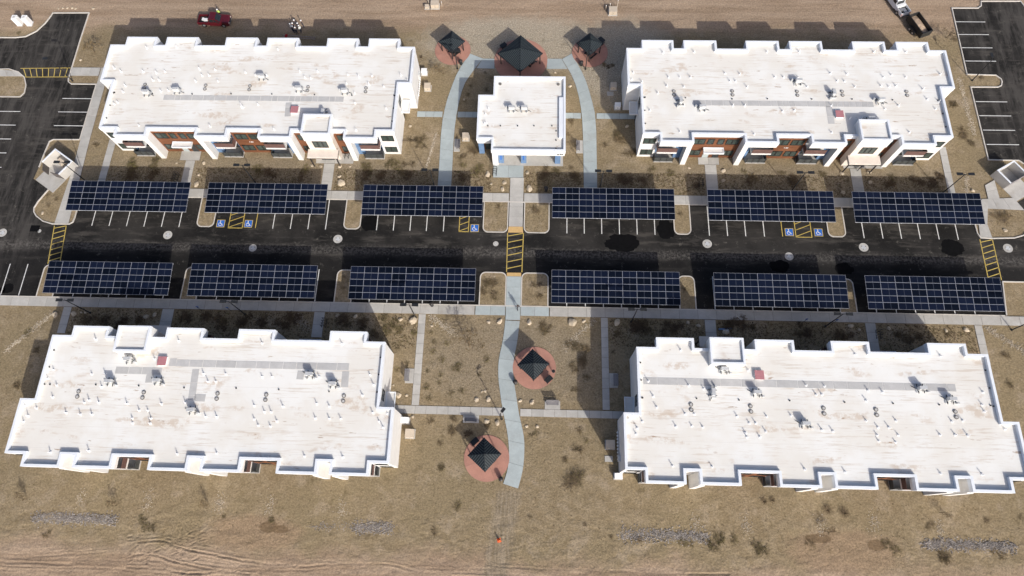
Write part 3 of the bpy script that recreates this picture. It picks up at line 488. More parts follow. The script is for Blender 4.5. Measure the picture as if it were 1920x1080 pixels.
def walk_rect(x0, x1, y0, y1, name='walkway', step=1.6, mat='concrete', z=.07):
    if x1 - x0 > y1 - y0: return walk_strip([(x0, y0), (x1, y0)], [(x0, y1), (x1, y1)], name, step, mat, z)
    return walk_strip([(x0, y0), (x0, y1)], [(x1, y0), (x1, y1)], name, step, mat, z)
# long pavements along the two parking rows
walk_rect(-74.4, -4.0, 49.52, 50.95, 'pavement', 2.6, z=.125); walk_rect(-1.6, 70.2, 49.52, 51.0, 'pavement', 2.6, z=.125)
for x0, x1 in ((-110, -8.6), (-8.5, -4.0), (-1.7, 2.55), (2.65, 110)): walk_rect(x0, x1, 30.4, 31.81, 'pavement', 2.75, 'concrete' if abs(x0) > 9 or x0 == 2.65 else 'bluecrete', z=.125)
# left side walk
walk_strip([(-76.55, 74.7), (-76.55, 60.0), (-76.4, 54.2), (-76.75, 44.4)], [(-75.1, 74.7), (-74.95, 60.0), (-74.75, 54.2), (-74.45, 44.4)], 'walkway', 2.0, z=.125)
walk_rect(-81.8, -76.7, 72.95, 74.7, z=.125); walk_strip([(-96, 72.62), (-89.95, 72.7)], [(-96, 74.2), (-91.6, 73.85)], z=.125)
walk_rect(-71.6, -70.4, 51.05, 60.2, step=1.5)
# entrances of the upper blocks
walk_rect(-58.8, -55.5, 56.3, 58.05, step=1.7); walk_rect(-57.75, -56.2, 51.05, 56.26)
walk_rect(-36.0, -29.8, 56.05, 57.95, step=1.6); walk_rect(-34.6, -32.85, 51.05, 56.0)
walk_rect(26.5, 29.85, 56.75, 58.05, step=1.7); walk_rect(27.5, 29.35, 51.1, 56.7); walk_rect(49.6, 55.8, 56.4, 58.2, step=1.6); walk_rect(50.6, 52.3, 51.1, 56.35)
walk_strip([(65.3, 51.1), (65.45, 60.6)], [(66.4, 51.1), (66.55, 60.6)], step=1.5)
# garden paths beside the clubhouse
sl6 = smooth([(-11.74, 78.42), (-13.61, 74.7), (-14.51, 71.4), (-15.26, 68.17), (-15.76, 63.44), (-15.6, 55.13), (-15.62, 51.05)], 1); sr6 = smooth([(-9.4, 77.38), (-11.2, 74.3), (-12.49, 71.75), (-13.25, 66.92), (-13.55, 61.92), (-13.41, 55.16), (-13.42, 51.05)], 1)
walk_strip(sl6, sr6, 'garden_path', 2.0, 'bluecrete'); walk_strip([(-10.4, 75.3), (-7.3, 75.25)], [(-9.42, 77.36), (-7.3, 77.36)], 'garden_path', 2.6, 'bluecrete', .066)
sl7 = smooth([(4.4, 77.4), (6.47, 73.27), (7.52, 68.44), (7.88, 63.75), (7.93, 55.48), (7.95, 51.05)], 1); sr7 = smooth([(6.08, 78.59), (8.24, 73.94), (9.4, 69.42), (10.13, 65.33), (10.11, 55.52), (10.1, 51.05)], 1)
walk_strip(sl7, sr7, 'garden_path', 2.0, 'bluecrete'); walk_strip([(1.8, 75.3), (5.35, 75.32)], [(1.8, 77.45), (4.34, 77.45)], 'garden_path', 2.4, 'bluecrete', .066)
for x0, x1 in ((-13.15, -9.3), (5.0, 7.6), (-20.0, -15.7), (10.2, 16.6)): walk_rect(x0, x1, 65.25, 66.35, 'garden_path', 1.3, 'bluecrete', .066)
# clubhouse forecourt and the crossing axis
walk_rect(-6.7, -1.8, 53.85, 56.1, 'forecourt', 2.4, 'bluecrete'); walk_rect(-3.9, -1.7, 45.1, 53.8, 'garden_path', 1.9, 'concrete', .125)
struct(MB().prism([(-4.0, 44.1), (-1.6, 44.1), (-1.7, 45.08), (-3.9, 45.08)], 0, .09).build('tactile_ramp', G['pave_yellow'])); struct(MB().prism([(-3.95, 36.7), (-1.75, 36.7), (-1.75, 37.3), (-3.95, 37.3)], 0, .09).build('tactile_ramp', G['pave_yellow']))
walk_rect(-3.93, -1.74, 29.7, 36.68, 'garden_path', 1.75, 'bluecrete', .13)
CL = smooth([(-3.95, 29.64), (-4.2, 26.46), (-4.7, 24.05), (-4.8, 21.69), (-4.41, 18.93), (-3.85, 16.0), (-3.22, 13.57), (-2.81, 10.96), (-2.84, 8.4), (-3.5, 6.19)], 2)
CR = smooth([(-1.78, 29.57), (-2.09, 26.03), (-2.6, 23.39), (-2.54, 21.28), (-2.08, 18.75), (-1.48, 15.38), (-.75, 12.75), (-.64, 10.59), (-.8, 8.03), (-1.43, 5.62)], 2)
walk_strip(CL, CR, 'garden_path', 3.1, 'bluecrete', .072)
# right end by the refuse enclosure
walk_strip([(68.6, 44.6), (68.8, 46.8), (70.2, 51.1)], [(70.4, 44.5), (70.15, 46.8), (71.2, 51.1)], step=2, z=.125); walk_strip([(70.3, 49.5), (76.35, 49.3)], [(70.25, 51.15), (75.2, 51.45)], step=2, z=.121); walk_strip([(71.22, 51.2), (71.25, 53.6)], [(73.03, 51.25), (72.94, 54.6)], step=1.5, z=.117)
# lower walks to the blocks and across the gardens
for a, b, y0 in ((-71.45, -70.2, 26.2), (-56.1, -54.3, 26.4), (-32.8, -31.2, 26.4), (25.6, 27.2, 26.4), (49.0, 50.5, 26.0), (64.75, 65.85, 24.5)): walk_rect(a, b, y0, 30.36, step=1.6)
walk_rect(-16.97, -15.9, 16.65, 30.36, step=1.6); walk_rect(10.28, 11.3, 16.65, 30.36, step=1.6)
walk_rect(-19.6, -3.75, 15.45, 16.6, step=1.6); walk_rect(-1.4, 13.3, 15.45, 16.5, step=1.6)
PADS = [(-18.2, -17.0, 19.83, 21.97, 1), (-9.47, -7.22, 14.35, 15.42, 2), (2.08, 4.26, 16.53, 17.72, 0), (11.33, 12.5, 19.85, 21.95, 3), (-13.38, -12.4, 58.59, 61.0, 3), (6.76, 7.85, 58.58, 61.0, 1)]
for x0, x1, y0, y1, _ in PADS: struct(MB().box(x0, x1, y0, y1, 0, .066).build('bench_pad', G['concrete']))

# ================================================================== painted markings
ZP = .017
def stripe(a, b, w, mat='white', name='parking_line'):
    a = Vector((a[0], a[1])); b = Vector((b[0], b[1])); d = (b - a).normalized(); n = Vector((-d.y, d.x)) * w / 2
    return struct(MB().face([(*(a - n), ZP), (*(b - n), ZP), (*(b + n), ZP), (*(a + n), ZP)]).build(name, G[mat]))
UX = [[-70.63, -67.81, -64.98, -62.15, -59.3, -56.47], [-41.35, -38.52, -35.71, -32.9], [-24.77, -22.1, -19.47, -16.87, -14.18], [5.24, 7.95, 10.68, 13.44, 16.19, 18.95], [27.36, 30.16, 32.95, 35.82], [51.03, 53.89, 56.71, 59.55, 62.39, 65.28]]
for row in UX:
    for x in row: stripe((x, 44.1), (x, 49.3), .13)
for row in ([-70.6, -67.8, -65.0, -62.2, -59.3, -56.5], [-48.2, -44.4, -41.3, -38.5, -35.7, -33.0], [-24.7, -22.0, -19.3, -16.6, -13.9, -11.2], [5.2, 8.0, 10.7, 13.4, 16.2, 18.9], [27.3, 30.1, 32.9, 35.8, 38.6, 42.4], [51.0, 53.9, 56.7, 59.5, 62.4, 65.3], [-87.6, -84.8, -81.95, -79.1]):
    for x in row: stripe((x, 32.02), (x, 37.3), .13)
for y in (68.24, 65.49, 62.73): stripe((-81.93, y), (-76.8, y), .13)
for y in (65.47, 62.73, 59.97, 57.26, 54.5): stripe((-95.5, y), (-88.57, y), .13)
for y in (86.1, 83.34, 80.51, 77.71, 69.45, 66.69, 63.91, 61.19): stripe((73.2, y), (78.35, y), .13)
def ladder_crossing(q, n, diag=.0, w=.13):
    a, b, c, d = [Vector(p) for p in q]   # a->d one side, b->c the other
    stripe(a, d, w, 'yellow', 'crossing_line'); stripe(b, c, w, 'yellow', 'crossing_line')
    for i in range(n):
        t = (i + .5) / n; t2 = min(1, max(0, t - diag)); stripe(a.lerp(d, t), b.lerp(c, t2), w, 'yellow', 'crossing_line')
ladder_crossing([(-76.7, 44.0), (-74.77, 44.0), (-74.05, 37.4), (-75.95, 37.4)], 7, .1); ladder_crossing([(-4.04, 44.0), (-1.56, 44.0), (-1.65, 37.42), (-4.0, 37.42)], 6, .09); ladder_crossing([(68.53, 44.2), (70.42, 44.2), (70.3, 37.5), (68.4, 37.5)], 7, .1)
ladder_crossing([(-91.2, 74.45), (-90.1, 72.62), (-82.2, 72.74), (-82.15, 74.66)], 8, 0)
for x0, x1 in ((-48.5, -46.25), (-11.7, -10.22), (40.65, 43.08)):
    stripe((x0, 44.1), (x0, 49.3), .12, 'yellow'); stripe((x1, 44.1), (x1, 49.3), .12, 'yellow'); stripe((x0 - .06, 44.1), (x1 + .06, 44.1), .12, 'yellow')
    for k in range(5): stripe((x0, 44.2 + k * 1.05), (x1, 44.2 + k * 1.05 + .42 * (x1 - x0)), .11, 'yellow') if 44.2 + k * 1.05 + .42 * (x1 - x0) < 49.3 else None
for x in (-44.14, 38.61): stripe((x, 44.15), (x, 49.3), .12, 'yellow')
def wheelchair_symbol(x, y):
    r = struct(MB().box(-.66, .66, -.66, .66, .012, ZP).build('wheelchair_symbol', G['yellow'], None, (x, y, 0)))
    MB().face([(-.57, -.57, .021), (.57, -.57, .021), (.57, .57, .021), (-.57, .57, .021)]).build('blue_square', G['blue'], r)
    mb = MB(); z = .025; n = 18; R0, R1 = .31, .215; cx, cy = -.07, -.13
    for i in range(n):
        a0 = math.radians(100 + i * 13.5); a1 = math.radians(100 + (i + 1) * 13.5)
        mb.face([(cx + R1 * math.cos(a0), cy + R1 * math.sin(a0), z), (cx + R0 * math.cos(a0), cy + R0 * math.sin(a0), z), (cx + R0 * math.cos(a1), cy + R0 * math.sin(a1), z), (cx + R1 * math.cos(a1), cy + R1 * math.sin(a1), z)][::-1])
    def q(a, b, w):
        a = Vector(a); b = Vector(b); d = (b - a).normalized(); nn = Vector((-d.y, d.x)) * w / 2; mb.face([(*(a - nn), z), (*(b - nn), z), (*(b + nn), z), (*(a + nn), z)])
    q((-.08, .33), (-.03, -.07), .12); z = .0255; q((-.03, -.03), (.19, -.05), .1); z = .026; q((.16, -.02), (.31, -.34), .1); z = .0265; q((.28, -.34), (.40, -.29), .09); z = .027
    mb.face([(-.09 + .095 * math.cos(2 * math.pi * i / 12), .43 + .095 * math.sin(2 * math.pi * i / 12), z) for i in range(12)]); mb.build('white_figure', G['white'], r)
for p in ((-49.83, 44.85), (-45.37, 44.88), (-9.26, 44.75), (39.7, 44.92), (44.18, 44.95)): wheelchair_symbol(*p)
# manhole collars, drains, fresh sealer patches
def manhole(x, y, r=.72):
    o = MB().cyl((0, 0), r, 0, .02, 28).build('manhole_collar', G['concrete'], None, (x, y, 0)); struct(o)
    MB().cyl((0, 0), r * .5, .02, .026, 20).build('manhole_cover', G['ac'] if r > .6 else G['pad'], o)
    for a in (.5, 2.6, 4.4): MB().cyl((r * .45 * math.cos(a), r * .45 * math.sin(a)), r * .11, .026, .03, 10).build('pick_hole', G['ring'], o)
for x, y in ((-84.84, 42.61), (-57.96, 42.68), (-30.72, 42.48), (26.91, 42.72), (50.71, 42.55), (72.43, 42.81)): manhole(x, y)
for x, y, r in ((-43.97, 40.69, .62), (39.21, 40.83, .66), (-5.83, 42.12, .42), (-78.88, 43.0, .3)): manhole(x, y, r)
struct(MB().box(-80.5, -79.0, 42.9, 44.0, 0, .02).build('drain_grate', G['patch']))
def blot(x, y, rx, ry, seed):
    rr = random.Random(seed); pts = []
    for i in range(72):
        a = 2 * math.pi * i / 72; k = 1 + .3 * mnoise.noise(Vector((math.cos(a) * 1.5, math.sin(a) * 1.5, seed))) + .14 * mnoise.noise(Vector((math.cos(a) * 5, math.sin(a) * 5, seed))); pts.append((x + rx * k * math.cos(a), y + ry * k * math.sin(a)))
    struct(MB().prism(pts, .005, .0145).build('sealer_patch', G['patch']))
for i, b in enumerate(((-25.9, 45.4, 1.5, 1.35), (13.93, 42.62, 2.7, 1.5), (20.77, 45.05, 1.5, 1.65), (37.57, 39.23, 1.55, .95), (47.13, 38.9, 1.35, 1.05), (64.01, 42.69, 1.8, 1.35), (-81.1, 33.2, 1.0, .75), (-82.1, 32.9, .6, .5))): blot(*b, i)

# ================================================================== apartment blocks: one design, four times
HP, ZR = 6.67, 6.22
YS, YN, YST, XS, XN = -8.07, 8.07, .88, 23.4, 25.41
SB = [(-20.75, -15.68, 1), (-7.9, -2.84, -1), (2.16, 7.36, 1), (15.62, 20.68, -1)]             # south bays, side of the full-height fin
NB = [(-22.9, -17.84, 1), (-16.14, -10.9, -1), (-6.13, -.9, 1), (.81, 5.98, -1), (10.85, 15.97, 1), (17.77, 22.85, -1)]
PB = 1.40; PN = 1.62
WIN = {}
def window(parent, x, y, z, w, h, n=2, rz=0.0):
    key = (w, h, n)
    if key not in WIN:
        f = MB(); t = .105; hw, hh = w / 2, h / 2
        f.box(-hw, -hw + t, -.06, .02, -hh, hh).box(hw - t, hw, -.06, .02, -hh, hh).box(-hw + t, hw - t, -.06, .02, -hh, -hh + t).box(-hw + t, hw - t, -.06, .02, hh - t, hh)
        pw = (w - 2 * t - (n - 1) * .16) / n
        for i in range(1, n): x0 = -hw + t + i * pw + (i - 1) * .16; f.box(x0, x0 + .16, -.06, .02, -hh + t, hh - t)
        p = MB().face([(-pw / 2, -.012, -hh + t), (pw / 2, -.012, -hh + t), (pw / 2, -.012, hh - t), (-pw / 2, -.012, hh - t)])
        WIN[key] = (f.mesh('window', G['black']), p.mesh('pane', G['glass']), [-hw + t + pw / 2 + i * (pw + .16) for i in range(n)])
    fm, pm, xs = WIN[key]; o = link('window', fm, parent, (x, y, z), rz)
    for q in xs: link('pane', pm, o, (q, 0, 0))
    return o
def bay(parent, x0, x1, ywall, rz, fin):
    """white frame with a header and one full-height fin; built facing -Y about its wall line"""
    PB = 1.40 if rz == 0 else PN; w = x1 - x0; hw = w / 2; s = fin if rz == 0 else -fin; mb = MB()
    mb.box(-hw, hw, -PB, -.002, 5.3, ZR - .01); fx0, fx1 = ((hw - .82, hw) if s > 0 else (-hw, -hw + .82)); mb.box(fx0, fx1, -PB - (0 if rz == 0 else .14), -.002, 0, 5.298)
    o = mb.build('bay_frame', G['stucco'], parent, ((x0 + x1) / 2, ywall, 0), rz)
    i0, i1 = ((-hw + .03, hw - 1.95) if s > 0 else (-hw + 1.95, hw - .03)); q0, q1 = ((hw - 1.95, hw - .822) if s > 0 else (-hw + .822, -hw + 1.95))
    MB().box(q0, q1, -.10, .86, 0, 5.295).build('blue_wall', G['bluewall'], o)
    MB().box(i0, i1, -PB + .2, .86, 2.9, 3.22).build('balcony_slab', G['stucco'], o)
    MB().box(i0, i1, -PB + .26, -PB + .29, 3.24, 4.32).build('railing_screen', G['brownpanel'], o)
    sx = i0 if s > 0 else i1 - .03; MB().box(sx, sx + .03, -PB + .3, .0, 3.24, 4.32).build('railing_screen', G['brownpanel'], o)
    MB().bar((i0, -PB + .275, 4.35), (i1, -PB + .275, 4.35), .07, .05).build('handrail', G['bronze'], o)
    MB().box(i0, i1 + .1 * (s < 0), -PB + .36, .86, 0, .1).build('patio_slab', G['concrete'], o)
    MB().box(i0, i1, -PB + .5, -PB + .53, .14, 1.2).build('patio_screen', G['darkpanel'], o); MB().box(sx, sx + .03, -PB + .54, 0, .14, 1.2).build('patio_screen', G['darkpanel'], o)
    for k in range(4): px = i0 + .05 + (i1 - i0 - .1) * k / 3; MB().box(px - .03, px + .03, -PB + .44, -PB + .5, .1, 1.24).build('screen_post', G['bronze'], o)
    for z in (.12, 3.24): MB().box((i0 + i1) / 2 - 1.0, (i0 + i1) / 2 + 1.0, .80, .862, z, z + 2.1).build('sliding_door', G['dglass'], o)
    return o
def make_block():
    r = empty('apartment_block')
    def wl(x0, x1, y0, y1, mat, z0=0, z1=ZR - .02): return MB().box(x0, x1, y0, y1, z0, z1).build('wall', G[mat], r)
    def face_row(y, sgn, bays, xa, xb, fills):
        """solid wall runs and recesses along one long face; sgn=-1 south, +1 north"""
        x = xa; i = 0
        for (b0, b1, fin) in sorted(bays):
            if b0 - x > .02: wl(x, b0, min(y, y - sgn * .3), max(y, y - sgn * .3), fills[i])
            yi = y - sgn * .87; wl(b0, b1, min(yi, yi - sgn * .2), max(yi, yi - sgn * .2), 'bluewall')
            for bx in (b0, b1 - .06): wl(bx, bx + .06, min(y - sgn * .002, yi), max(y - sgn * .002, yi), 'bluewall')
            x = b1; i += 1
        if xb - x > .02: wl(x, xb, min(y, y - sgn * .3), max(y, y - sgn * .3), fills[i])
    face_row(YS, -1, SB, -XS + .3, XS - .3, ['stucco', 'siding', 'siding', 'siding', 'stucco']); face_row(YN, 1, NB, -XN + .3, XN - .3, ['stucco', 'stucco', 'siding', 'stucco', 'siding', 'stucco', 'stucco'])
    for sx in (-1, 1):
        a, b = sorted((sx * XS, sx * (XS - .3))); wl(a, b, YS, YST, 'stucco'); a, b = sorted((sx * XN, sx * (XN - .3))); wl(a, b, YST, YN, 'stucco'); a, b = sorted((sx * XS, sx * (XN - .302))); wl(a, b, YST, YST + .3, 'stucco')
    for x0, x1, f in SB: bay(r, x0, x1, YS, 0, f)
    for x0, x1, f in NB: bay(r, x0, x1, YN, math.pi, f)
    # roof outline and parapet
    out = [(-XS, YS)]
    for x0, x1, f in SB: out += [(x0, YS), (x0, YS - PB), (x1, YS - PB), (x1, YS)]
    out += [(XS, YS), (XS, YST), (XN, YST), (XN, YN)]
    for x0, x1, f in sorted(NB, reverse=True): out += [(x1, YN), (x1, YN + PN), (x0, YN + PN), (x0, YN)]
    out += [(-XN, YN), (-XN, YST), (-XS, YST)]
    MB().prism(out, ZR - .1, ZR).build('roof', G['roof'], r); sweep(MB(), out, -.04, .30, HP - .78, HP, True).build('parapet', G['cap'], r)
    # stair tower with its own little roof and an entrance hood
    tw = MB().box(9.33, 13.58, YS - 1.22, YS + .01, 0, 5.6).build('stair_tower', G['cream'], r)
    MB().box(9.2, 13.7, YS - 1.3, -5.75, 5.602, 7.3).build('tower_top', G['stucco'], tw); sweep(MB(), [(9.2, YS - 1.3), (13.7, YS - 1.3), (13.7, -5.75), (9.2, -5.75)], -.03, .26, 7.1, 7.62, True).build('tower_parapet', G['cap'], tw)
    MB().box(9.4, 13.5, YS - 1.1, -5.95, 7.302, 7.32).build('tower_roof', G['roof'], tw)
    MB().box(9.05, 13.9, YS - 2.75, YS - 1.23, 2.85, 3.12).build('entrance_hood', G['cream'], tw); MB().box(9.0, 13.95, YS - 2.8, YS - 1.23, 2.72, 2.848).build('hood_edge', G['bronze'], tw)
    MB().box(10.4, 12.5, YS - 1.3, YS - 1.224, .05, 2.4).build('entrance_door', G['dglass'], tw)
    for x in (9.3, 13.6): MB().box(x - .08, x + .08, YS - 2.6, YS - 2.44, 0, 2.72).build('hood_post', G['bronze'], tw)
    window(r, 11.45, YS - 1.225, 4.55, 2.3, 1.75, 3)
    # small hood over the resident door
    ho = MB().box(-13.35, -10.15, YS - 1.15, YS - .004, 2.78, 3.02).build('door_hood', G['stucco'], r); sweep(MB(), [(-13.35, YS - 1.15), (-10.15, YS - 1.15), (-10.15, YS - .1), (-13.35, YS - .1)], 0, .1, 3.0, 3.14, True).build('hood_rim', G['cap'], ho)
    MB().box(-12.9, -11.95, YS - .05, YS - .004, .05, 2.2).build('door', G['bluecrete'], r); MB().box(-11.3, -10.3, YS - .05, YS - .004, .05, 2.2).build('door', G['dglass'], r)
    for z in (1.42, 4.62):
        for x in (-22.05, 22.05): window(r, x, YS, z, 1.95, 1.5)
        for x in (-14.4, -9.2, -1.45, .85): window(r, x, YS, z, 1.95, 1.45)
        for x in (8.3, 14.65): window(r, x, YS, z, 1.25, 1.45)
        for x in (-24.1, 24.1): window(r, x, YN, z, 1.7, 1.4, 2, math.pi)
        for x in (-9.6, -7.4, 7.2, 9.6): window(r, x, YN, z, 1.5, 1.4, 2, math.pi)
    for x in (-12.55, -11.0): window(r, x, YS, 4.62, 1.0, 1.45, 1)
    for sx, rz in ((-1, -math.pi / 2), (1, math.pi / 2)):
        window(r, sx * XS, -1.1, 4.7, 1.5, 1.5, 2, rz); MB().box(-.5, .5, -.05, -.004, 0, 2.15).build('door', G['dglass'], r, (sx * XS, -.8, 0), rz)
        hd = MB().box(-1.2, 1.2, -1.35, -.004, 2.62, 2.86).build('door_hood', G['stucco'], r, (sx * XS, -.75, 0), rz); sweep(MB(), [(-1.2, -1.35), (1.2, -1.35), (1.2, -.06), (-1.2, -.06)], 0, .1, 2.85, 2.98, True).build('hood_rim', G['cap'], hd)
    # meters and conduit on one end wall
    mt = MB().box(XN + .004, XN + .14, 2.4, 6.6, .5, 1.0).build('meter_trough', G['ac'], r)
    for k in range(9): MB().cyl((XN + .2, 2.7 + k * .45), .12, 1.05, 1.3, 10).build('meter', G['pvc'], mt)
    MB().box(XN + .004, XN + .3, 5.9, 6.7, 1.4, 2.3).build('switch_box', G['ac'], mt)
    for k, x in enumerate((-.72, -.46, -.32, -.18)):                     # small pale building number
        MB().box(x, x + .1, YS - .03, YS - .004, 3.02, 3.2).build('number_mark', G['whitebox'], r)
    return r
block0 = make_block()
ml_pipe = MB().cyl((0, 0), .19, 0, .05, 10).cyl((0, 0), .06, .05, .42, 8).cyl((0, 0), .075, .42, .47, 8).mesh('vent_pipe', G['pvc'])
ml_ac = MB().box(-.48, .48, -.22, .22, .22, .95).box(-.40, -.34, -.62, .62, .1, .2, 1).box(.34, .40, -.62, .62, .1, .2, 1).box(-.62, -.48, -.5, .5, .0, .1).box(.2, .62, -.5, .5, .0, .1).bar((-.7, .3, .1), (-.5, .1, .5), .08, .08, 1).bar((.6, -.1, .1), (1.1, -.4, .1), .06, .06, 1).cyl((-.85, .45), .14, 0, .5, 8).mesh('condenser', [G['ac'], G['black']])
ml_fan = MB().cyl((0, 0), .19, -.232, -.222, 14).mesh('fan_grille', G['black'])
ml_ring = MB().cyl((0, 0), .28, 0, .09, 18).mesh('roof_drain', G['ring'])
ml_ringc = MB().cyl((0, 0), .17, .09, .12, 14).mesh('drain_dome', G['pad'])
ml_spot = MB().cyl((0, 0), .1, 0, .12, 8).mesh('roof_anchor', G['black'])
def roof_kit(r, kit, rs):
    for x, y in kit['vents']:
        if abs(x) < XN - .5 and (abs(x) < XS - .4 or y > YST + .5): o = link('vent_pipe', ml_pipe, r, (x, y, ZR)); k = rs.uniform(.75, 1.25); o.scale = (1, 1, k)
    for x, y in kit['ac']:
        o = link('condenser', ml_ac, r, (x, y, ZR), rs.choice((0, 0, math.pi / 2, .1))); f = link('fan_grille', ml_fan, o, (0, 0, .6)); f.rotation_euler = (math.pi / 2, 0, 0)
    for x, y in kit['rings']:
        for q in (.36, -.36): o = link('roof_drain', ml_ring, r, (x, y + q, ZR)); link('drain_dome', ml_ringc, o)
    x, y = kit['hatch']; o = MB().box(-.55, .55, -.6, .6, 0, .28).build('roof_hatch', G['pvc'], r, (x, y, ZR)); MB().box(-.6, .6, -.62, .62, .28, .36).build('hatch_lid', G['hatch'], o)
    for x0, y0, x1, y1 in kit['pads']:
        a, b = (Vector((x0, y0)), Vector((x1, y1))); L = (b - a).length; d = (b - a) / L; ang = math.atan2(d.y, d.x)
        if abs(math.sin(ang)) < .3: ang = 0 if d.x > 0 else math.pi; b = Vector((x1, y0)) 
        s = 0; rr = random.Random(int(x0 * 100))
        while s < L - .3:
            l = min(rr.choice((.93, .93, 1.86) if kit['long'] == 0 else (1.86, 2.8)), L - s); c = a + (b - a).normalized() * (s + l / 2); MB().box(-l / 2 + .03, l / 2 - .03, -.48, .48, .003, .02).build('walkway_pad', G['pad'], r, (c.x, c.y, ZR), ang); s += l
    for k in range(8): link('roof_anchor', ml_spot, r, (-22.5 + 45 * k / 7 + rs.uniform(-.5, .5), -1.2 + rs.uniform(-.1, .1), ZR))
    for sx in (-1, 1):
        for y in (-6, -3.6, -1.2): link('roof_anchor', ml_spot, r, (sx * (XS - .5), y, ZR))
BL = [((-45.43, 66.08), 0, 'white flat-roofed apartment block beside the dark red pickup, its grey roof walkway branching once'),
      ((39.98, 66.18), 0, 'white flat-roofed apartment block with evenly jointed grey roof walkway, near the black dump trailer'),
      ((-43.55, 16.0), math.pi, 'white flat-roofed apartment block with broken-up grey roof walkways and brown roof stains'),
      ((37.74, 16.07), math.pi, 'white flat-roofed apartment block with one unbroken straight grey walkway strip on its roof')]
for i, ((x, y), rz, lab) in enumerate(BL):
    b = block0 if i == 0 else copy_tree(block0)
    b.location = (x, y, 0); b.rotation_euler = (0, 0, rz); tag(b, lab, 'apartment building', 'white apartment blocks')
kits = [o for o in COL.objects if o.name.startswith('apartment_block') and o.parent is None]
for i, b in enumerate(kits):
    k = dict(ROOF[i]); k['long'] = 0 if i < 2 else 1; roof_kit(b, k, random.Random(20 + i))

# ================================================================== clubhouse
HC, RC = 4.7, 4.3
c = empty('clubhouse', (0, 0, 0)); tag(c, 'small white single-storey clubhouse with blue pillared porch between the apartment blocks', 'clubhouse')
out = [(-6.85, 56.06), (4.75, 56.06), (4.75, 70.05), (-6.88, 70.05), (-6.88, 66.35), (-9.3, 66.35), (-9.25, 58.15), (-6.85, 58.15)]
MB().prism(out, RC - .1, RC).build('roof', G['roof'], c); sweep(MB(), out, -.04, .30, RC - .35, HC, True).build('parapet', G['cap'], c)
def cw(x0, x1, y0, y1, m, z0=0, z1=RC - .12): return MB().box(x0, x1, y0, y1, z0, z1).build('wall', G[m], c)
cw(4.4, 4.7, 59.3, 70.0, 'stucco'); cw(-6.85, 4.398, 69.7, 70.0, 'stucco'); cw(-6.85, -6.55, 66.32, 69.698, 'stucco'); cw(-9.22, -6.852, 66.0, 66.3, 'stucco'); cw(-9.22, -8.92, 59.3, 65.998, 'stucco'); cw(-6.2, 4.398, 59.0, 59.298, 'stucco'); cw(-8.918, -6.2, 59.2, 59.4, 'siding')
MB().box(-6.8, 4.7, 56.1, 56.5, 3.15, RC - .11).build('porch_header', G['stucco'], c); MB().box(4.35, 4.7, 56.502, 59.298, 3.15, RC - .11).build('porch_header', G['stucco'], c); MB().box(-6.8, -5.9, 56.1, 58.5, 0, 3.148).build('porch_fin', G['stucco'], c); MB().box(-9.2, -6.82, 58.2, 59.198, 3.2, RC - .11).build('wing_header', G['stucco'], c)
for x0, x1 in ((-5.86, -5.02), (-2.24, -1.36), (3.26, 4.14)):
    p = MB().box(x0, x1, 56.53, 57.35, 0, 3.148).build('porch_pillar', G['bluewall'], c)
    if x0 < 3: MB().box((x0 + x1) / 2 - .09, (x0 + x1) / 2 + .09, 56.5, 56.528, 1.1, 2.3).build('pillar_plaque', G['blue'], p)
MB().box(-9.1, -8.25, 58.3, 59.0, 0, 3.198).build('wing_pillar', G['bluewall'], c); dg = MB().box(-8.1, -6.95, 59.12, 59.198, .05, 2.5).build('glass_door', G['black'], c)
for x in (-8.02, -7.46): MB().box(x, x + .46, 59.09, 59.118, .15, 2.4).build('pane', G['glass'], dg)
struct(MB().prism([(-6.8, 56.12), (4.6, 56.12), (4.6, 59.0), (-6.8, 59.0)], 0, .06).build('porch_floor', G['concrete']))
MB().box(3.74, 4.44, 58.5, 66.1, RC, RC + .33).build('parapet_ledge', G['cap'], c)
for k, (x, w_, h_) in enumerate(((3.52, .2, .17), (3.74, .06, .3), (3.95, .12, .34), (4.12, .2, .1), (4.34, .1, .22))): MB().box(x, x + w_, 55.985, 56.015, 3.62, 3.62 + h_).build('sign_letter', G['black'], c)
for x, y in ((-3.88, 63.83), (-1.85, 63.85)):
    o = link('condenser', ml_ac, c, (x, y, RC)); f = link('fan_grille', ml_fan, o, (0, 0, .6)); f.rotation_euler = (math.pi / 2, 0, 0)
for x, y in ((-7.58, 60.73), (-5.56, 60.76), (-2.84, 60.79), (-.22, 60.83), (2.62, 60.87), (3.3, 59.9), (3.3, 58.2), (3.3, 56.7)): link('roof_anchor', ml_spot, c, (x, y, RC))
for x, y in ((-5.89, 68.77), (3.6, 68.81)): MB().cyl((0, 0), .24, 0, .12, 16).build('roof_drain', G['ring'], c, (x, y, RC))
for x, y in ((-7.58, 63.93), (-8.05, 62.9), (-8.15, 61.1), (-7.9, 61.3)): link('vent_pipe', ml_pipe, c, (x, y, RC))

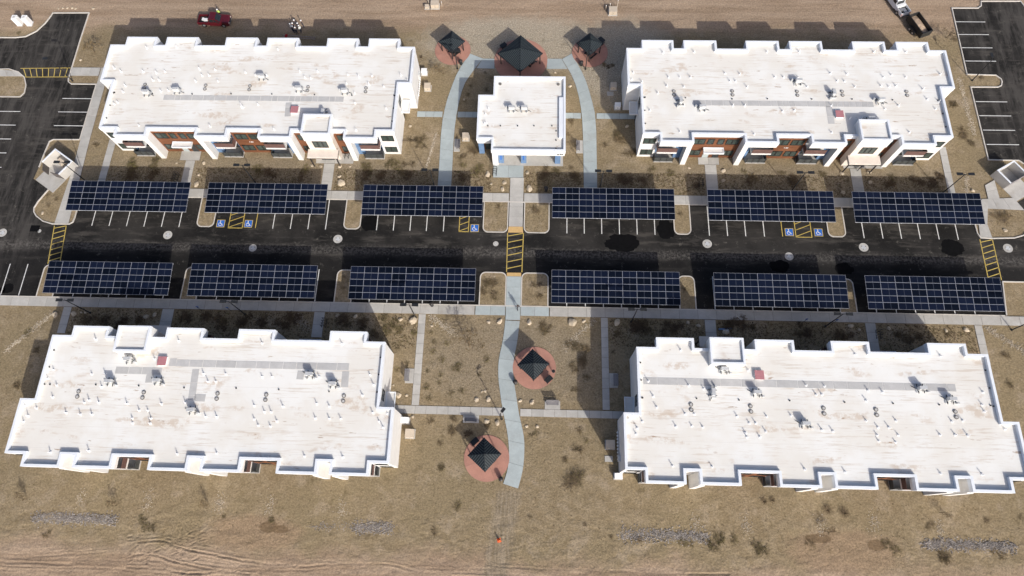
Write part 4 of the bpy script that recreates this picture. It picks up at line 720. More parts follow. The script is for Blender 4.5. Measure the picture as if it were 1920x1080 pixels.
# ================================================================== solar carports
PW, PD = 2.105, 1.008
pm = MB(); t = .024; x0, x1, y0, y1 = -PW / 2 + .004, PW / 2 - .004, -PD / 2 + .004, PD / 2 - .004
pm.box(x0, x1, y0, y0 + t, -.04, 0, 0).box(x0, x1, y1 - t, y1, -.04, 0, 0).box(x0, x0 + t, y0 + t, y1 - t, -.04, 0, 0).box(x1 - t, x1, y0 + t, y1 - t, -.04, 0, 0).box(-.022, .022, y0 + t, y1 - t, -.012, -.004, 2)
pm.face([(x0 + t, y0 + t, -.008), (x1 - t, y0 + t, -.008), (x1 - t, y1 - t, -.008), (x0 + t, y1 - t, -.008)], 1)
panel_me = pm.mesh('solar_panel', [G['alu'], G['cells'], G['busbar']])
HN_, HS_ = 3.0, 2.6
def carport(x0, x1, yn, ys, label):
    r = empty('solar_carport', ((x0 + x1) / 2, (yn + ys) / 2, 0)); tag(r, label, 'carport', 'solar carports over the two parking rows')
    sx = (x1 - x0) / (9 * PW); dep = math.hypot(yn - ys, HN_ - HS_); sy = dep / (5 * PD); tilt = math.atan2(HN_ - HS_, yn - ys); hm = (HN_ + HS_) / 2
    for i in range(9):
        for j in range(5):
            u = (i - 4) * PW * sx; v = (j - 2) * PD * sy
            o = link('solar_panel', panel_me, r, (u, v * math.cos(tilt), hm + v * math.sin(tilt))); o.rotation_euler = (tilt, 0, 0); o.scale = (sx, sy, 1)
    w = x1 - x0
    for j in range(6):
        v = (j - 2.5) * PD * sy * .96; MB().box(-w / 2 + .05, w / 2 - .05, -.05, .05, -.2, -.06).build('purlin', G['steel'], r, (0, v * math.cos(tilt), hm + v * math.sin(tilt)))
    for k in range(4):
        cx = -w / 2 + 2 + (w - 4) * k / 3; MB().box(cx - .11, cx + .11, -.14, .14, 0, hm - .45).build('column', G['steel'], r)
        MB().hexa([(cx - .09, -2.4, hm - .43 - .17), (cx + .09, -2.4, hm - .43 - .17), (cx + .09, 2.4, hm - .43 + .17), (cx - .09, 2.4, hm - .43 + .17), (cx - .09, -2.4, hm - .21 - .19), (cx + .09, -2.4, hm - .21 - .19), (cx + .09, 2.4, hm - .21 + .19), (cx - .09, 2.4, hm - .21 + .19)]).build('cantilever_beam', G['steel'], r)
    return r
UP = [(-73.6, -54.36, 'solar carport beside the refuse enclosure with open gate and the kerbed teardrop island'),
      (-51.42, -32.42, 'solar carport over the paired wheelchair bays near the branch-walkway apartment block'),
      (-26.75, -7.95, 'solar carport over a single wheelchair bay and a round black sealer patch'),
      (2.82, 21.62, 'solar carport beside the wide oval black sealer patch'),
      (26.7, 45.85, 'solar carport over the paired wheelchair bays near the jointed-walkway apartment block'),
      (48.72, 68.0, 'solar carport at the row end nearest the shadowed refuse enclosure')]
LO = [(-73.43, -54.32, 'solar carport behind the stained-roof block, at the row end by the loose white stall lines'),
      (-51.42, -32.26, 'solar carport behind the stained-roof block, second from the row end by loose stall lines'),
      (-27.2, -8.45, 'solar carport beside the pale crossing path with a black litter bin at its edge'),
      (2.82, 21.62, 'solar carport across the lane from the wide oval black sealer patch'),
      (26.62, 45.8, 'solar carport behind the unbroken-walkway block, second from the row end'),
      (48.55, 67.9, 'solar carport behind the unbroken-walkway block, at the row end by the yellow crossing')]
for x0, x1, l in UP: carport(x0, x1, 50.55, 45.5, l)
for x0, x1, l in LO: carport(x0, x1, 36.72, 31.68, l)

# ================================================================== shade shelters on red slabs
def red_slab(x, y, r):
    o = struct(MB().cyl((0, 0), r, 0, .05, 56).build('red_slab_base', G['joint'], None, (x, y, 0)))
    for k in range(4):
        pts = [(.012, .012)] + [(r * .995 * math.cos(a), r * .995 * math.sin(a)) for a in [math.radians(.15 + 89.7 * i / 14) for i in range(15)]]; link('slab', MB().prism(pts, .05, .075).mesh('slab', G['redslab']), o, (0, 0, 0), k * math.pi / 2 + .4)
def shelter(x, y, side, eave, apex, rz, label):
    r = empty('shade_shelter', (x, y, 0), rz); tag(r, label, 'shelter', 'square shade shelters on red slabs'); h = side / 2
    for sx in (-1, 1):
        for sy in (-1, 1): MB().box(-.07, .07, -.07, .07, .07, eave + .05).build('post', G['bronze'], r, (sx * (h - .32), sy * (h - .32), 0))
    n = round(side / .3)
    for k in range(4):
        mb = MB(); mb.face([(-h, -h, eave), (h, -h, eave), (0, 0, apex)], 0); mb.face([(h, -h, eave - .06), (-h, -h, eave - .06), (0, 0, apex - .06)], 0); mb.face([(-h, -h, eave - .16), (h, -h, eave - .16), (h, -h, eave), (-h, -h, eave)], 0)
        for i in range(1, n):
            u = -h + side * i / n; L = h - abs(u)
            if L < .12: continue
            sl = (apex - eave) / h; a, b = (u, -h, eave), (u, -h + L - .04, eave + (L - .04) * sl); w = .04
            mb.hexa([(u - w, a[1], a[2]), (u + w, a[1], a[2]), (u + w, b[1], b[2]), (u - w, b[1], b[2]), (u - w, a[1], a[2] + .07), (u + w, a[1], a[2] + .07), (u + w, b[1], b[2] + .07), (u - w, b[1], b[2] + .07)], 1)
        mb.build('roof_panel', [G['metalroof'], G['rib']], r, (0, 0, 0), k * math.pi / 2)
    for sx, sy in ((-1, -1), (1, -1), (1, 1), (-1, 1)): MB().bar((sx * h, sy * h, eave + .03), (0, 0, apex + .03), .12, .06).build('hip_cap', G['metalroof'], r)
    return r
SH = [(-14.7, 79.0, 3.25, 2.4, 3.3, 'small square shade shelter with bright glinting roof face, near the pale utility box', (-14.75, 79.1, 3.15)), (-2.8, 76.3, 5.4, 2.75, 4.05, 'large square shade shelter with dark ribbed roof behind the clubhouse', (-2.75, 77.0, 4.65)),
      (9.05, 78.75, 3.25, 2.4, 3.4, 'small square shade shelter beside the building shadow, with a black table at its corner', (9.25, 78.85, 3.12)), (.32, 22.4, 3.2, 2.6, 3.4, 'small square shade shelter beside the winding path with a grill on its slab', (.5, 22.5, 3.16)),
      (-6.05, 9.75, 3.25, 2.6, 3.5, 'small square shade shelter near the end of the winding path', (-5.9, 9.55, 3.17))]
def picnic_table(x, y, rz, label, s=1.0):
    r = empty('picnic_table', (x, y, .075), rz); tag(r, label, 'table', 'black picnic tables under shelters')
    MB().box(-.85 * s, .85 * s, -.38, .38, .7, .75).build('table_top', G['black'], r)
    for q in (-1, 1): MB().box(-.85 * s, .85 * s, q * .72 - .14, q * .72 + .14, .42, .46).build('seat', G['black'], r)
    for q in (-1, 1): MB().bar((q * .6 * s, -.75, .4), (q * .6 * s, .75, .4), .06, .06).bar((q * .6 * s, -.55, 0), (q * .6 * s, -.2, .7), .06, .06).bar((q * .6 * s, .55, 0), (q * .6 * s, .2, .7), .06, .06).build('leg_frame', G['black'], r)
for i, (x, y, sd, e, a, lab, sl_) in enumerate(SH):
    red_slab(*sl_); shelter(x, y, sd, e, a, math.radians((47, 45.5, 44, 48.5, 49)[i]), lab)
    picnic_table(x + .3, y - .5, math.radians(45), 'black picnic table under a shade shelter roof')
picnic_table(-1.1, 76.4, math.radians(-45), 'black picnic table under a shade shelter roof')
def serving_table(x, y, rz, label, w=1.15, d=.75):
    r = empty('serving_table', (x, y, .075), rz); tag(r, label, 'table', 'black serving tables beside shelters')
    MB().box(-w / 2, w / 2, -d / 2, d / 2, .74, .8).build('table_top', G['black'], r); MB().box(-w / 2 + .1, w / 2 - .1, -d / 2 + .1, d / 2 - .1, .3, .34).build('shelf', G['black'], r)
    for q in (-1, 1):
        for p in (-1, 1): MB().box(q * (w / 2 - .08) - .03, q * (w / 2 - .08) + .03, p * (d / 2 - .08) - .03, p * (d / 2 - .08) + .03, 0, .74).build('leg', G['black'], r)
for x, y, a, l in ((-13.9, 78.4, 20, 'black serving table at the corner of the glinting shelter'), (-5.85, 79.67, 42, 'black serving table behind the large shelter'), (11.25, 81.0, -48, 'black serving table at the corner of the shelter by the building shadow'), (2.57, 20.71, 44, 'black serving table on the red slab beside the grill'), (-7.61, 11.69, 42, 'black serving table at the shelter near the path end')): serving_table(x, y, math.radians(a), l)
g_ = empty('park_grill', (3.25, 21.82, .075), .6); tag(g_, 'small round post-mounted grill on the red slab', 'grill'); MB().cyl((0, 0), .06, 0, .8, 8).build('post', G['bronze'], g_); MB().cyl((0, 0), .2, .8, 1.02, 14, r1=.26).build('fire_bowl', G['tanbox'], g_); MB().cyl((0, 0), .25, 1.02, 1.04, 14).build('grate', G['black'], g_)
def litter_bin(x, y, label):
    r = empty('litter_bin', (x, y, .03)); tag(r, label, 'litter bin', 'black round litter bins')
    MB().cyl((0, 0), .26, 0, .82, 16, r1=.31).build('barrel', G['black'], r); MB().cyl((0, 0), .33, .82, .88, 16).build('rim', G['black'], r); MB().cyl((0, 0), .3, .88, 1.02, 16, r1=.12).build('lid', G['bronze'], r)
for x, y, l in ((-13.14, 76.2, 'black round litter bin beside the glinting shelter slab'), (7.72, 76.15, 'black round litter bin on the path edge by the shelter in building shadow'), (-2.19, 20.2, 'black round litter bin between the winding path and the grill shelter'), (-3.8, 6.75, 'black round litter bin at the end of the winding path'), (-15.07, 31.75, 'black round litter bin on the pavement below a solar carport'), (1.9, 51.6, 'black litter bin half hidden behind a solar carport')): litter_bin(x, y, l)

# ================================================================== benches
def bench(x, y, rz, label):
    r = empty('park_bench', (x, y, .066), rz); tag(r, label, 'bench', 'grey slatted benches on concrete pads')
    for k in range(5): MB().box(-.88, .88, -.24 + k * .1, -.155 + k * .1, .43, .46).build('seat_slat', G['slatgrey'], r)
    for k in range(4): MB().box(-.88, .88, .27 + k * .028, .30 + k * .028, .5 + k * .11, .59 + k * .11).build('back_slat', G['slatgrey'], r)
    for q in (-.7, .7): MB().box(q - .04, q + .04, -.22, .26, .38, .428).box(q - .04, q + .04, -.2, -.12, 0, .38).box(q - .04, q + .04, .18, .26, 0, .38).bar((q, .31, .42), (q, .42, .95), .06, .05).build('leg_frame', G['bronze'], r)
for (x0, x1, y0, y1, d), l in zip(PADS, ('grey slatted bench beside the straight walk next to the stained-roof block', 'grey slatted bench facing the cross path near the path-end shelter', 'grey slatted bench facing the cross path near the grill shelter', 'grey slatted bench beside the shaded straight walk next to the unbroken-walkway block', 'grey slatted bench on the garden path beside the tan box by the clubhouse', 'grey slatted bench between the clubhouse and its curving path')):
    bench((x0 + x1) / 2 + (-.2 if d == 1 else .2 if d == 3 else 0), (y0 + y1) / 2 + (.2 if d == 0 else -.1 if d == 2 else 0), {0: 0, 1: math.pi / 2, 2: math.pi, 3: -math.pi / 2}[d], l)

# ================================================================== lamps
def lamp_post(x, y, h, rz, label, heads=2, sp=.95):
    r = empty('lamp_post', (x, y, 0), rz); tag(r, label, 'lamp post', 'dark area lamp posts')
    MB().cyl((0, 0), .17, 0, .06, 12).build('base_plate', G['black'], r); MB().cyl((0, 0), .09, .06, h, 10, r1=.06).build('pole', G['black'], r)
    for q in ((-1, 1) if heads == 2 else (1,)):
        MB().bar((0, 0, h - .05), (q * sp * .5, 0, h), .07, .06).build('arm', G['black'], r); MB().hexa([(q * sp * .4, -.2, h), (q * (sp + .35), -.23, h + .02), (q * (sp + .35), .23, h + .02), (q * sp * .4, .2, h), (q * sp * .4, -.2, h + .1), (q * (sp + .35), -.23, h + .09), (q * (sp + .35), .23, h + .09), (q * sp * .4, .2, h + .1)]).build('lamp_head', G['black'], r)
LP = [(-73.6, 52.1, 'beside the left-end carport'), (-45.2, 52.0, 'behind the paired wheelchair bay carport near the branch-walkway block'), (-16.0, 51.6, 'behind the single wheelchair bay carport'), (10.46, 51.8, 'behind the carport next to the oval sealer patch'), (40.74, 52.0, 'behind the paired wheelchair bay carport near the jointed-walkway block'), (64.35, 52.1, 'behind the carport nearest the shadowed refuse enclosure')]
for x, y, l in LP: lamp_post(x, y, 6.0, 0, 'twin-headed dark lamp post ' + l)
for x, y, l in ((-67.15, 29.5, 'by the walk at the stained-roof block end'), (-43.3, 29.75, 'in the shaded bed behind the stained-roof block'), (-17.4, 29.8, 'beside a large boulder and the straight walk'), (14.77, 29.8, 'beside the boulder and shaded walk'), (43.2, 29.72, 'in the shaded bed behind the unbroken-walkway block'), (70.0, 29.76, 'by the stone ribbon at the row end')): lamp_post(x, y, 5.9, 0, 'twin-headed dark lamp post ' + l)
lamp_post(73.5, 73.7, 5.3, math.pi / 2, 'single-headed dark lamp post on the kerbed peninsula of the car park', 1); lamp_post(-81.1, 71.9, 5.8, math.pi, 'single-headed dark lamp post by the ladder-striped crossing', 1); lamp_post(-4.0, 15.0, 4.6, math.radians(55), 'single-headed dark lamp post where the winding path meets the cross path', 1, .6)
lamp_post(-13.71, 75.22, 4.6, 0, 'dark lamp post beside the glinting shelter', 2, .5); lamp_post(8.47, 75.35, 4.6, 0, 'dark lamp post beside the shelter in building shadow', 1, .4)

# ================================================================== refuse enclosures
def enclosure(o, u, v, label, gate_open):
    """o: outer back corner, u: along the back wall, v: along the side wall (world vectors)"""
    r = empty('refuse_enclosure', (o[0], o[1], 0)); tag(r, label, 'enclosure', 'block-walled refuse enclosures'); u = Vector(u); v = Vector(v); un, vn = u.normalized(), v.normalized(); T_ = .22; H_ = 1.68
    def wall(a, b):
        d = (b - a).normalized(); n = Vector((-d.y, d.x)); n = n if n.dot((u + v) / 2 - a) > 0 else -n
        p = [a, b, b + n * T_, a + n * T_]; o_ = MB().prism([(q.x, q.y) for q in p], 0, H_).build('block_wall', G['block'], r); MB().prism([(q.x, q.y) for q in p], H_ + .002, H_ + .07).build('wall_cap', G['cap'], o_)
    Z0 = Vector((0, 0)); wall(Z0, u); wall(v * .08, v); wall(u + v * .08, u + v)
    fl = [(0, 0), tuple(u), tuple(u + v), tuple(v)]; MB().prism(fl, 0, .06).build('floor_slab', G['concrete'], r)
    ap = [tuple(v), tuple(u + v), tuple(u + v * 1.95), tuple(v * 1.95)]; MB().prism(ap, 0, .05).build('apron_slab', G['concrete'], r)
    if gate_open:
        a = v + un * .2; MB().bar((a.x, a.y, .85), ((a + vn * 1.0 + un * 1.0).x, (a + vn * 1.0 + un * 1.0).y, .85), .06, 1.5).build('gate', G['gate'], r); a = u + v - un * .2
        MB().bar((a.x, a.y, .85), ((a - un * 1.55 + vn * .5).x, (a - un * 1.55 + vn * .5).y, .85), .06, 1.5).build('gate', G['gate'], r)
        MB().box(-.6, .6, -.45, .45, .1, 1.1).build('dumpster', G['tanbox'], r, ((u * .45 + v * .4).x, (u * .45 + v * .4).y, 0), math.atan2(u.y, u.x))
    else:
        for k in (0.03, .52): a = v + u * k; b = v + u * (k + .44); MB().bar((a.x, a.y, .85), (b.x, b.y, .85), .06, 1.5).build('gate', G['slatgrey'], r)
    return r
enclosure((-79.0, 57.2), (3.55, -2.35), (-1.6, -2.55), 'pale block refuse enclosure with its dark gates hanging open', True)
enclosure((75.5, 57.2), (-3.05, -1.8), (1.55, -2.35), 'pale block refuse enclosure with dark shadowed inside and closed gates', False)

# ================================================================== vehicles
def bev(o, w=.05, seg=2):
    m = o.modifiers.new('bevel', 'BEVEL'); m.width = w; m.segments = seg; m.limit_method = 'ANGLE'; return o
def xz(poly, y0, y1, taper=0.0, zt=None):
    """side profile (x,z) extruded across y; vertices above zt lean inwards by taper"""
    mb = MB(); n = len(poly); a = sum(poly[i][0] * poly[(i + 1) % n][1] - poly[(i + 1) % n][0] * poly[i][1] for i in range(n)); poly = poly if a > 0 else poly[::-1]
    tp = lambda z: taper if (zt is not None and z > zt) else 0
    mb.v += [(x, y0 + tp(z), z) for x, z in poly] + [(x, y1 - tp(z), z) for x, z in poly]
    for i in range(n): j = (i + 1) % n; mb.f.append((i + n, j + n, j, i)[::-1]); mb.m.append(0)
    mb.f.append(tuple(range(n))); mb.f.append(tuple(range(2 * n - 1, n - 1, -1))); mb.m += [0, 0]; return mb
def wheel(parent, x, y, r=.4, w=.26):
    o = MB().cyl((0, 0), r, -w / 2, w / 2, 20).build('tyre', G['tyre'], parent, (x, y, r)); o.rotation_euler = (math.pi / 2, 0, 0); bev(o, .04); s = 1 if y < 0 else -1
    MB().cyl((0, 0), r * .6, s * w / 2 - .01, s * w / 2 + .015, 14).build('rim', G['rim'], o)
def pickup(x, y, rz, paint, label, name='pickup_truck', cargo=True):
    r = empty(name, (x, y, 0), rz); tag(r, label, 'pickup truck'); P = G[paint]
    bev(xz([(-.72, .42), (2.55, .42), (2.84, .55), (2.86, .88), (2.7, 1.08), (1.32, 1.16), (-.72, 1.16)], -.95, .95, .05, 1.0).build('body', P, r), .06, 3)
    cab = bev(xz([(-.7, 1.12), (1.28, 1.12), (.55, 1.82), (.35, 1.87), (-.42, 1.87), (-.6, 1.8)], -.9, .9, .14, 1.5).build('cab', P, r), .05, 3)
    bd = MB().box(-2.84, -.74, -.95, -.85, .5, 1.14).box(-2.84, -.74, .85, .95, .5, 1.14).box(-2.86, -2.76, -.85, .85, .5, 1.12).build('bed_sides', P, r); bev(bd, .03)
    MB().box(-2.76, -.74, -.85, .85, .62, .7).build('bed_floor', G['black'], r); MB().box(-.74, -.70, -.85, .85, .7, 1.13).build('bed_headboard', G['black'], r)
    MB().face([(1.25, -.76, 1.17), (1.25, .76, 1.17), (.60, .68, 1.80), (.60, -.68, 1.80)]).build('windscreen', G['dglass'], cab, (.025, 0, .02)); MB().face([(-.735, .72, 1.2), (-.735, -.72, 1.2), (-.64, -.66, 1.74), (-.64, .66, 1.74)]).build('rear_window', G['dglass'], cab)
    for s in (-1, 1):
        for a, b, c_, d in ((-.56, .22, .18, -.48), (.30, 1.02, .52, .28)): pts = [(a, s * .905, 1.2), (b, s * .905, 1.2), (c_, s * .78, 1.72), (d, s * .78, 1.72)]; MB().face(pts if s < 0 else pts[::-1]).build('side_window', G['dglass'], cab, (0, s * .012, 0))
        MB().box(1.0, 1.18, s * 1.02 - .1, s * 1.02 + .1, 1.16, 1.34).build('mirror', G['black'], r); MB().box(2.74, 2.875, s * .72 - .16, s * .72 + .16, .78, .96).build('headlight', G['lamp'], r); MB().box(-2.885, -2.85, s * .85 - .08, s * .85 + .08, .72, 1.02).build('tail_light', G['redlens'], r)
        for wx in (-1.85, 1.75): wheel(r, wx, s * .86)
    MB().box(2.84, 2.96, -.85, .85, .46, .66).build('front_bumper', G['chrome'], r); MB().box(-2.98, -2.87, -.85, .85, .46, .64).build('rear_bumper', G['chrome'], r); MB().box(2.862, 2.885, -.5, .5, .68, .94).build('grille', G['black'], r)
    if not cargo: bev(MB().box(-1.3, -.78, -.86, .86, .72, 1.2).build('tool_box', G['wpaint'], r), .03); MB().box(-2.5, -1.6, -.5, .1, .7, .9).box(-2.1, -1.5, .2, .6, .7, 1.0).build('tools', G['rim'], r)
    if cargo:
        MB().box(-1.9, -1.2, -.3, .25, .7, .95).box(-2.3, -1.95, -.1, .45, .7, .86).build('cargo_sacks', G['whitebox'], r)
    return r
pickup(-57.95, 84.75, math.radians(-1), 'red', 'dark red crew-cab pickup truck with white sacks in its bed')
tr_a = math.atan2(.95, -.36); pickup(63.4, 89.7, tr_a, 'wpaint', 'white pickup truck hitched to the black dump trailer', cargo=False)
# dump trailer with sand
ta = math.atan2(3.1, -1.25); d_ = empty('dump_trailer', (66.0, 84.45, 0), ta); tag(d_, 'black dump trailer filled with tan sand behind the white pickup', 'trailer')
MB().box(-2.2, 1.9, -1.0, -.87, .55, 1.75).box(-2.2, 1.9, .87, 1.0, .55, 1.75).box(-2.32, -2.2, -1.0, 1.0, .55, 1.75).box(1.9, 2.02, -1.0, 1.0, .55, 1.75).build('box_sides', G['black'], d_); MB().box(-2.2, 1.9, -.87, .87, .56, .64).build('box_floor', G['black'], d_)
for k in range(5): MB().box(-1.9 + k * .92, -1.82 + k * .92, -1.05, -1.002, .6, 1.7).build('stake_rib', G['black'], d_); MB().box(-1.9 + k * .92, -1.82 + k * .92, 1.002, 1.05, .6, 1.7).build('stake_rib', G['black'], d_)
MB().bar((1.98, 0, .55), (3.2, 0, .5), .12, .12).bar((1.98, -.8, .55), (3.0, 0, .5), .1, .1).bar((1.98, .8, .55), (3.0, 0, .5), .1, .1).build('tongue', G['black'], d_)
for s in (-1, 1):
    for wx in (-.75, .15): wheel(d_, wx, s * 1.18, .36, .22)
    MB().box(-1.2, .6, s * 1.18 - .14, s * 1.18 + .14, .76, .8).build('mudguard', G['black'], d_)
sm = MB(); nX, nY = 18, 10
for j in range(nY + 1):
    for i in range(nX + 1):
        x = -2.18 + 4.06 * i / nX; y = -.86 + 1.72 * j / nY; sm.v.append((x, y, .95 + .42 * max(0, 1 - (x / 2.1) ** 2) * max(0, 1 - (y / 1.0) ** 2) + .09 * mnoise.noise(Vector((x * 2.2, y * 2.2, 1)))))
for j in range(nY):
    for i in range(nX): a = j * (nX + 1) + i; sm.f.append((a, a + 1, a + nX + 2, a + nX + 1)); sm.m.append(0)
sm.build('sand_load', G['sand'], d_)

# ================================================================== people
def person_mesh(key, walk, top, legs, hat):
    v, e, r = [], [], []
    def add(p, rad, par=None):
        v.append(p); r.append(rad)
        if par is not None: e.append((par, len(v) - 1))
        return len(v) - 1
    st = .22 if walk else .03
    pel = add((0, 0, .94), (.15, .11)); wa = add((0, 0, 1.1), (.145, .10), pel); ch = add((0, .01, 1.32), (.18, .115), wa); nk = add((0, 0, 1.5), (.06, .06), ch); hd0 = add((0, .02, 1.6), (.085, .095), nk); hd1 = add((0, .025, 1.71), (.075, .09), hd0)
    for s in (-1, 1):
        hp_ = add((s * .10, 0, .88), (.095, .10), pel); kn = add((s * .11, s * st, .49), (.062, .065), hp_); an = add((s * .11, s * st * 1.4 - .02, .09), (.042, .045), kn); add((s * .12, s * st * 1.4 + .13, .04), (.045, .035), an)
        sh_ = add((s * .19, 0, 1.41), (.07, .07), ch); el = add((s * .25, -.02 - s * st * .6, 1.14), (.048, .048), sh_); wr = add((s * .25, .08 - s * st, .92), (.033, .03), el); pa = add((s * .25, .11 - s * st, .85), (.036, .02), wr)
        for k in range(4): f1 = add((s * (.225 + k * .017), .125 - s * st, .80 + (.006 * (k in (1, 2)))), (.009, .009), pa); add((s * (.222 + k * .017), .145 - s * st, .765), (.008, .008), f1)
        t1 = add((s * .215, .13 - s * st, .855), (.010, .010), pa); add((s * .21, .155 - s * st, .83), (.009, .009), t1)
    me = bpy.data.meshes.new(key); me.from_pydata(v, e, []); o = link(key, me); sk = o.modifiers.new('skin', 'SKIN'); ss = o.modifiers.new('sub', 'SUBSURF'); ss.levels = 1; ss.render_levels = 1
    lay = me.skin_vertices[0].data
    for i, q in enumerate(r): lay[i].radius = q
    lay[0].use_root = True
    dg_ = bpy.context.evaluated_depsgraph_get(); dg_.update(); m2 = bpy.data.meshes.new_from_object(o.evaluated_get(dg_)); bpy.data.objects.remove(o)
    m2.name = key; m2.materials.clear()
    for q in ('skin', top, legs, 'black'): m2.materials.append(G[q])
    for p in m2.polygons:
        c_ = p.center; p.use_smooth = True; ax = abs(c_.x)
        if c_.z < .1 and ax < .2: p.material_index = 3
        elif ax > .2 and c_.z < .96: p.material_index = 0
        elif c_.z < .96: p.material_index = 2
        elif c_.z < 1.49: p.material_index = 1
        else: p.material_index = 0
    return m2
hat_me = MB().cyl((0, .02), .155, 1.735, 1.75, 14).cyl((0, .02), .125, 1.75, 1.83, 14, r1=.11).cyl((0, .02), .11, 1.83, 1.87, 14, r1=.05).mesh('hard_hat', G['helmet'])
hair_me = MB().cyl((0, .005), .108, 1.66, 1.76, 12, r1=.1).cyl((0, .005), .1, 1.76, 1.81, 12, r1=.05).mesh('hair', G['hair'])
nose_me = MB().hexa([(-.015, .11, 1.64), (.015, .11, 1.64), (.012, .135, 1.645), (-.012, .135, 1.645), (-.01, .1, 1.69), (.01, .1, 1.69), (.008, .112, 1.688), (-.008, .112, 1.688)]).mesh('nose', G['skin'])
PM = {'vest': person_mesh('person_vest', False, 'hivisw', 'denim', 1), 'lime': person_mesh('person_lime', False, 'hivis', 'denim', 1), 'dark': person_mesh('person_dark', False, 'shirt', 'denim', 1), 'walk': person_mesh('person_walk', True, 'shirt', 'black', 0)}
def person(x, y, rz, kind, label, hat=True, group=None, z=0.0):
    o = link('person', PM[kind], None, (x, y, z), rz); tag(o, label, 'person', group); link('hard_hat' if hat else 'hair', hat_me if hat else hair_me, o); link('nose', nose_me, o); return o
rp = random.Random(5)
for i, (x, y) in enumerate([(-42.72, 82.33), (-43.75, 83.13), (-43.35, 83.3), (-43.14, 84.0), (-42.09, 82.75), (-41.85, 83.9), (-43.3, 82.6), (-42.39, 83.3)]):
    a = math.atan2(83.2 - y, -42.8 - x) - math.pi / 2; k = ('dark', 'vest', 'dark', 'dark', 'vest', 'dark', 'dark', 'dark')[i]
    person(x, y, a, k, ('person in white hard hat and pale vest standing in the huddle behind the block' if k == 'vest' else 'person in white hard hat and dark clothes standing in the huddle behind the block'), True, 'people huddled behind the apartment block')
person(-57.35, 86.25, math.pi, 'lime', 'person in a lime safety vest standing beside the red pickup'); person(-2.1, 31.45, .3, 'walk', 'person in dark clothes walking on the pale crossing path', False, None, .13)
person(51.6, 56.5, 2.6, 'dark', 'person in dark clothes and hard hat at the tower entrance of the jointed-walkway block', True, None, .07); person(52.0, 56.1, -.6, 'walk', 'bareheaded person in dark clothes at the tower entrance of the jointed-walkway block', False, None, .07)
ld = empty('extension_ladder', (-42.4, 81.7, .05), -.084); tag(ld, 'long pale ladder lying on the ground behind the apartment block', 'ladder')
for q in (-.22, .22): MB().box(-3, 3, q - .035, q + .035, 0, .08).build('rail', G['ladder'], ld)
for k in range(20): MB().box(-2.85 + k * .3, -2.81 + k * .3, -.185, .185, .02, .06).build('rung', G['ladder'], ld)
MB().box(-2.5, -2.1, -.3, .3, .082, .2).build('red_bucket_tray', G['redlens'], ld)

# ================================================================== utility boxes, cabins, cone, racks
def utility_box(x, y, w, d, h, mat, label, rz=0.0, name='utility_box', cat='utility box', grp=None):
    r = empty(name, (x, y, 0), rz); tag(r, label, cat, grp); MB().box(-w / 2 - .12, w / 2 + .12, -d / 2 - .12, d / 2 + .12, 0, .1).build('plinth', G['concrete'], r)
    bev(MB().box(-w / 2, w / 2, -d / 2, d / 2, .1, h - .1).build('cabinet', G[mat], r), .03); bev(MB().hexa([(-w / 2 - .04, -d / 2 - .04, h - .098), (w / 2 + .04, -d / 2 - .04, h - .098), (w / 2 + .04, d / 2 + .04, h - .098), (-w / 2 - .04, d / 2 + .04, h - .098), (-w / 2 - .04, -d / 2 - .04, h - .03), (w / 2 + .04, -d / 2 - .04, h - .03), (w / 2 + .04, d / 2 + .04, h), (-w / 2 - .04, d / 2 + .04, h)]).build('lid', G[mat], r), .02)
    MB().box(-.012, .012, -d / 2 - .012, -d / 2 - .002, .18, h - .2).build('door_gap', G['ring'], r); MB().box(.05, .09, -d / 2 - .04, -d / 2 - .002, h * .45, h * .6).build('handle', G['black'], r)
for x, y, w, d, h, m, l in ((-19.35, 74.1, .9, .8, .95, 'whitebox', 'white utility box against the end wall of the branch-walkway block'), (-18.55, 71.0, 1.0, 1.05, .9, 'tanbox', 'tan utility box near the end wall of the branch-walkway block'), (13.1, 71.5, 1.0, 1.0, .9, 'tanbox', 'tan utility box in the shadow of the jointed-walkway block'), (13.7, 67.5, .9, .8, .95, 'whitebox', 'white utility box in the shadow of the jointed-walkway block'),
    (-11.5, 61.2, 1.0, 1.0, .9, 'tanbox', 'tan utility box beside the clubhouse wing'), (-17.6, 14.4, 1.0, .75, .95, 'whitebox', 'white utility box against the end wall of the stained-roof block'), (-16.8, 12.6, 1.15, 1.1, .9, 'tanbox', 'tan utility box near the end wall of the stained-roof block'), (11.2, 11.8, 1.15, 1.1, .9, 'tanbox', 'tan utility box in the shadow of the unbroken-walkway block'), (12.2, 7.6, 1.0, .7, .8, 'whitebox', 'white utility box at the sunlit corner of the unbroken-walkway block'),
    (-18.5, 88.8, 1.4, 1.1, 1.0, 'tanbox', 'large tan utility box on the bare dirt with white-tipped posts'), (-19.95, 88.5, .7, .6, .6, 'tanbox', 'small tan utility box beside the larger one on the bare dirt'), (13.4, 87.6, 1.4, 1.15, 1.0, 'tanbox', 'tan utility box on the bare dirt with tall pale conduits behind it')): utility_box(x, y, w, d, h, m, l)
for x, y in ((12.6, 70.3), (11.0, 9.9)): struct(MB().box(x - .55, x + .55, y - .4, y + .4, 0, .08).build('concrete_pad', G['concrete']))
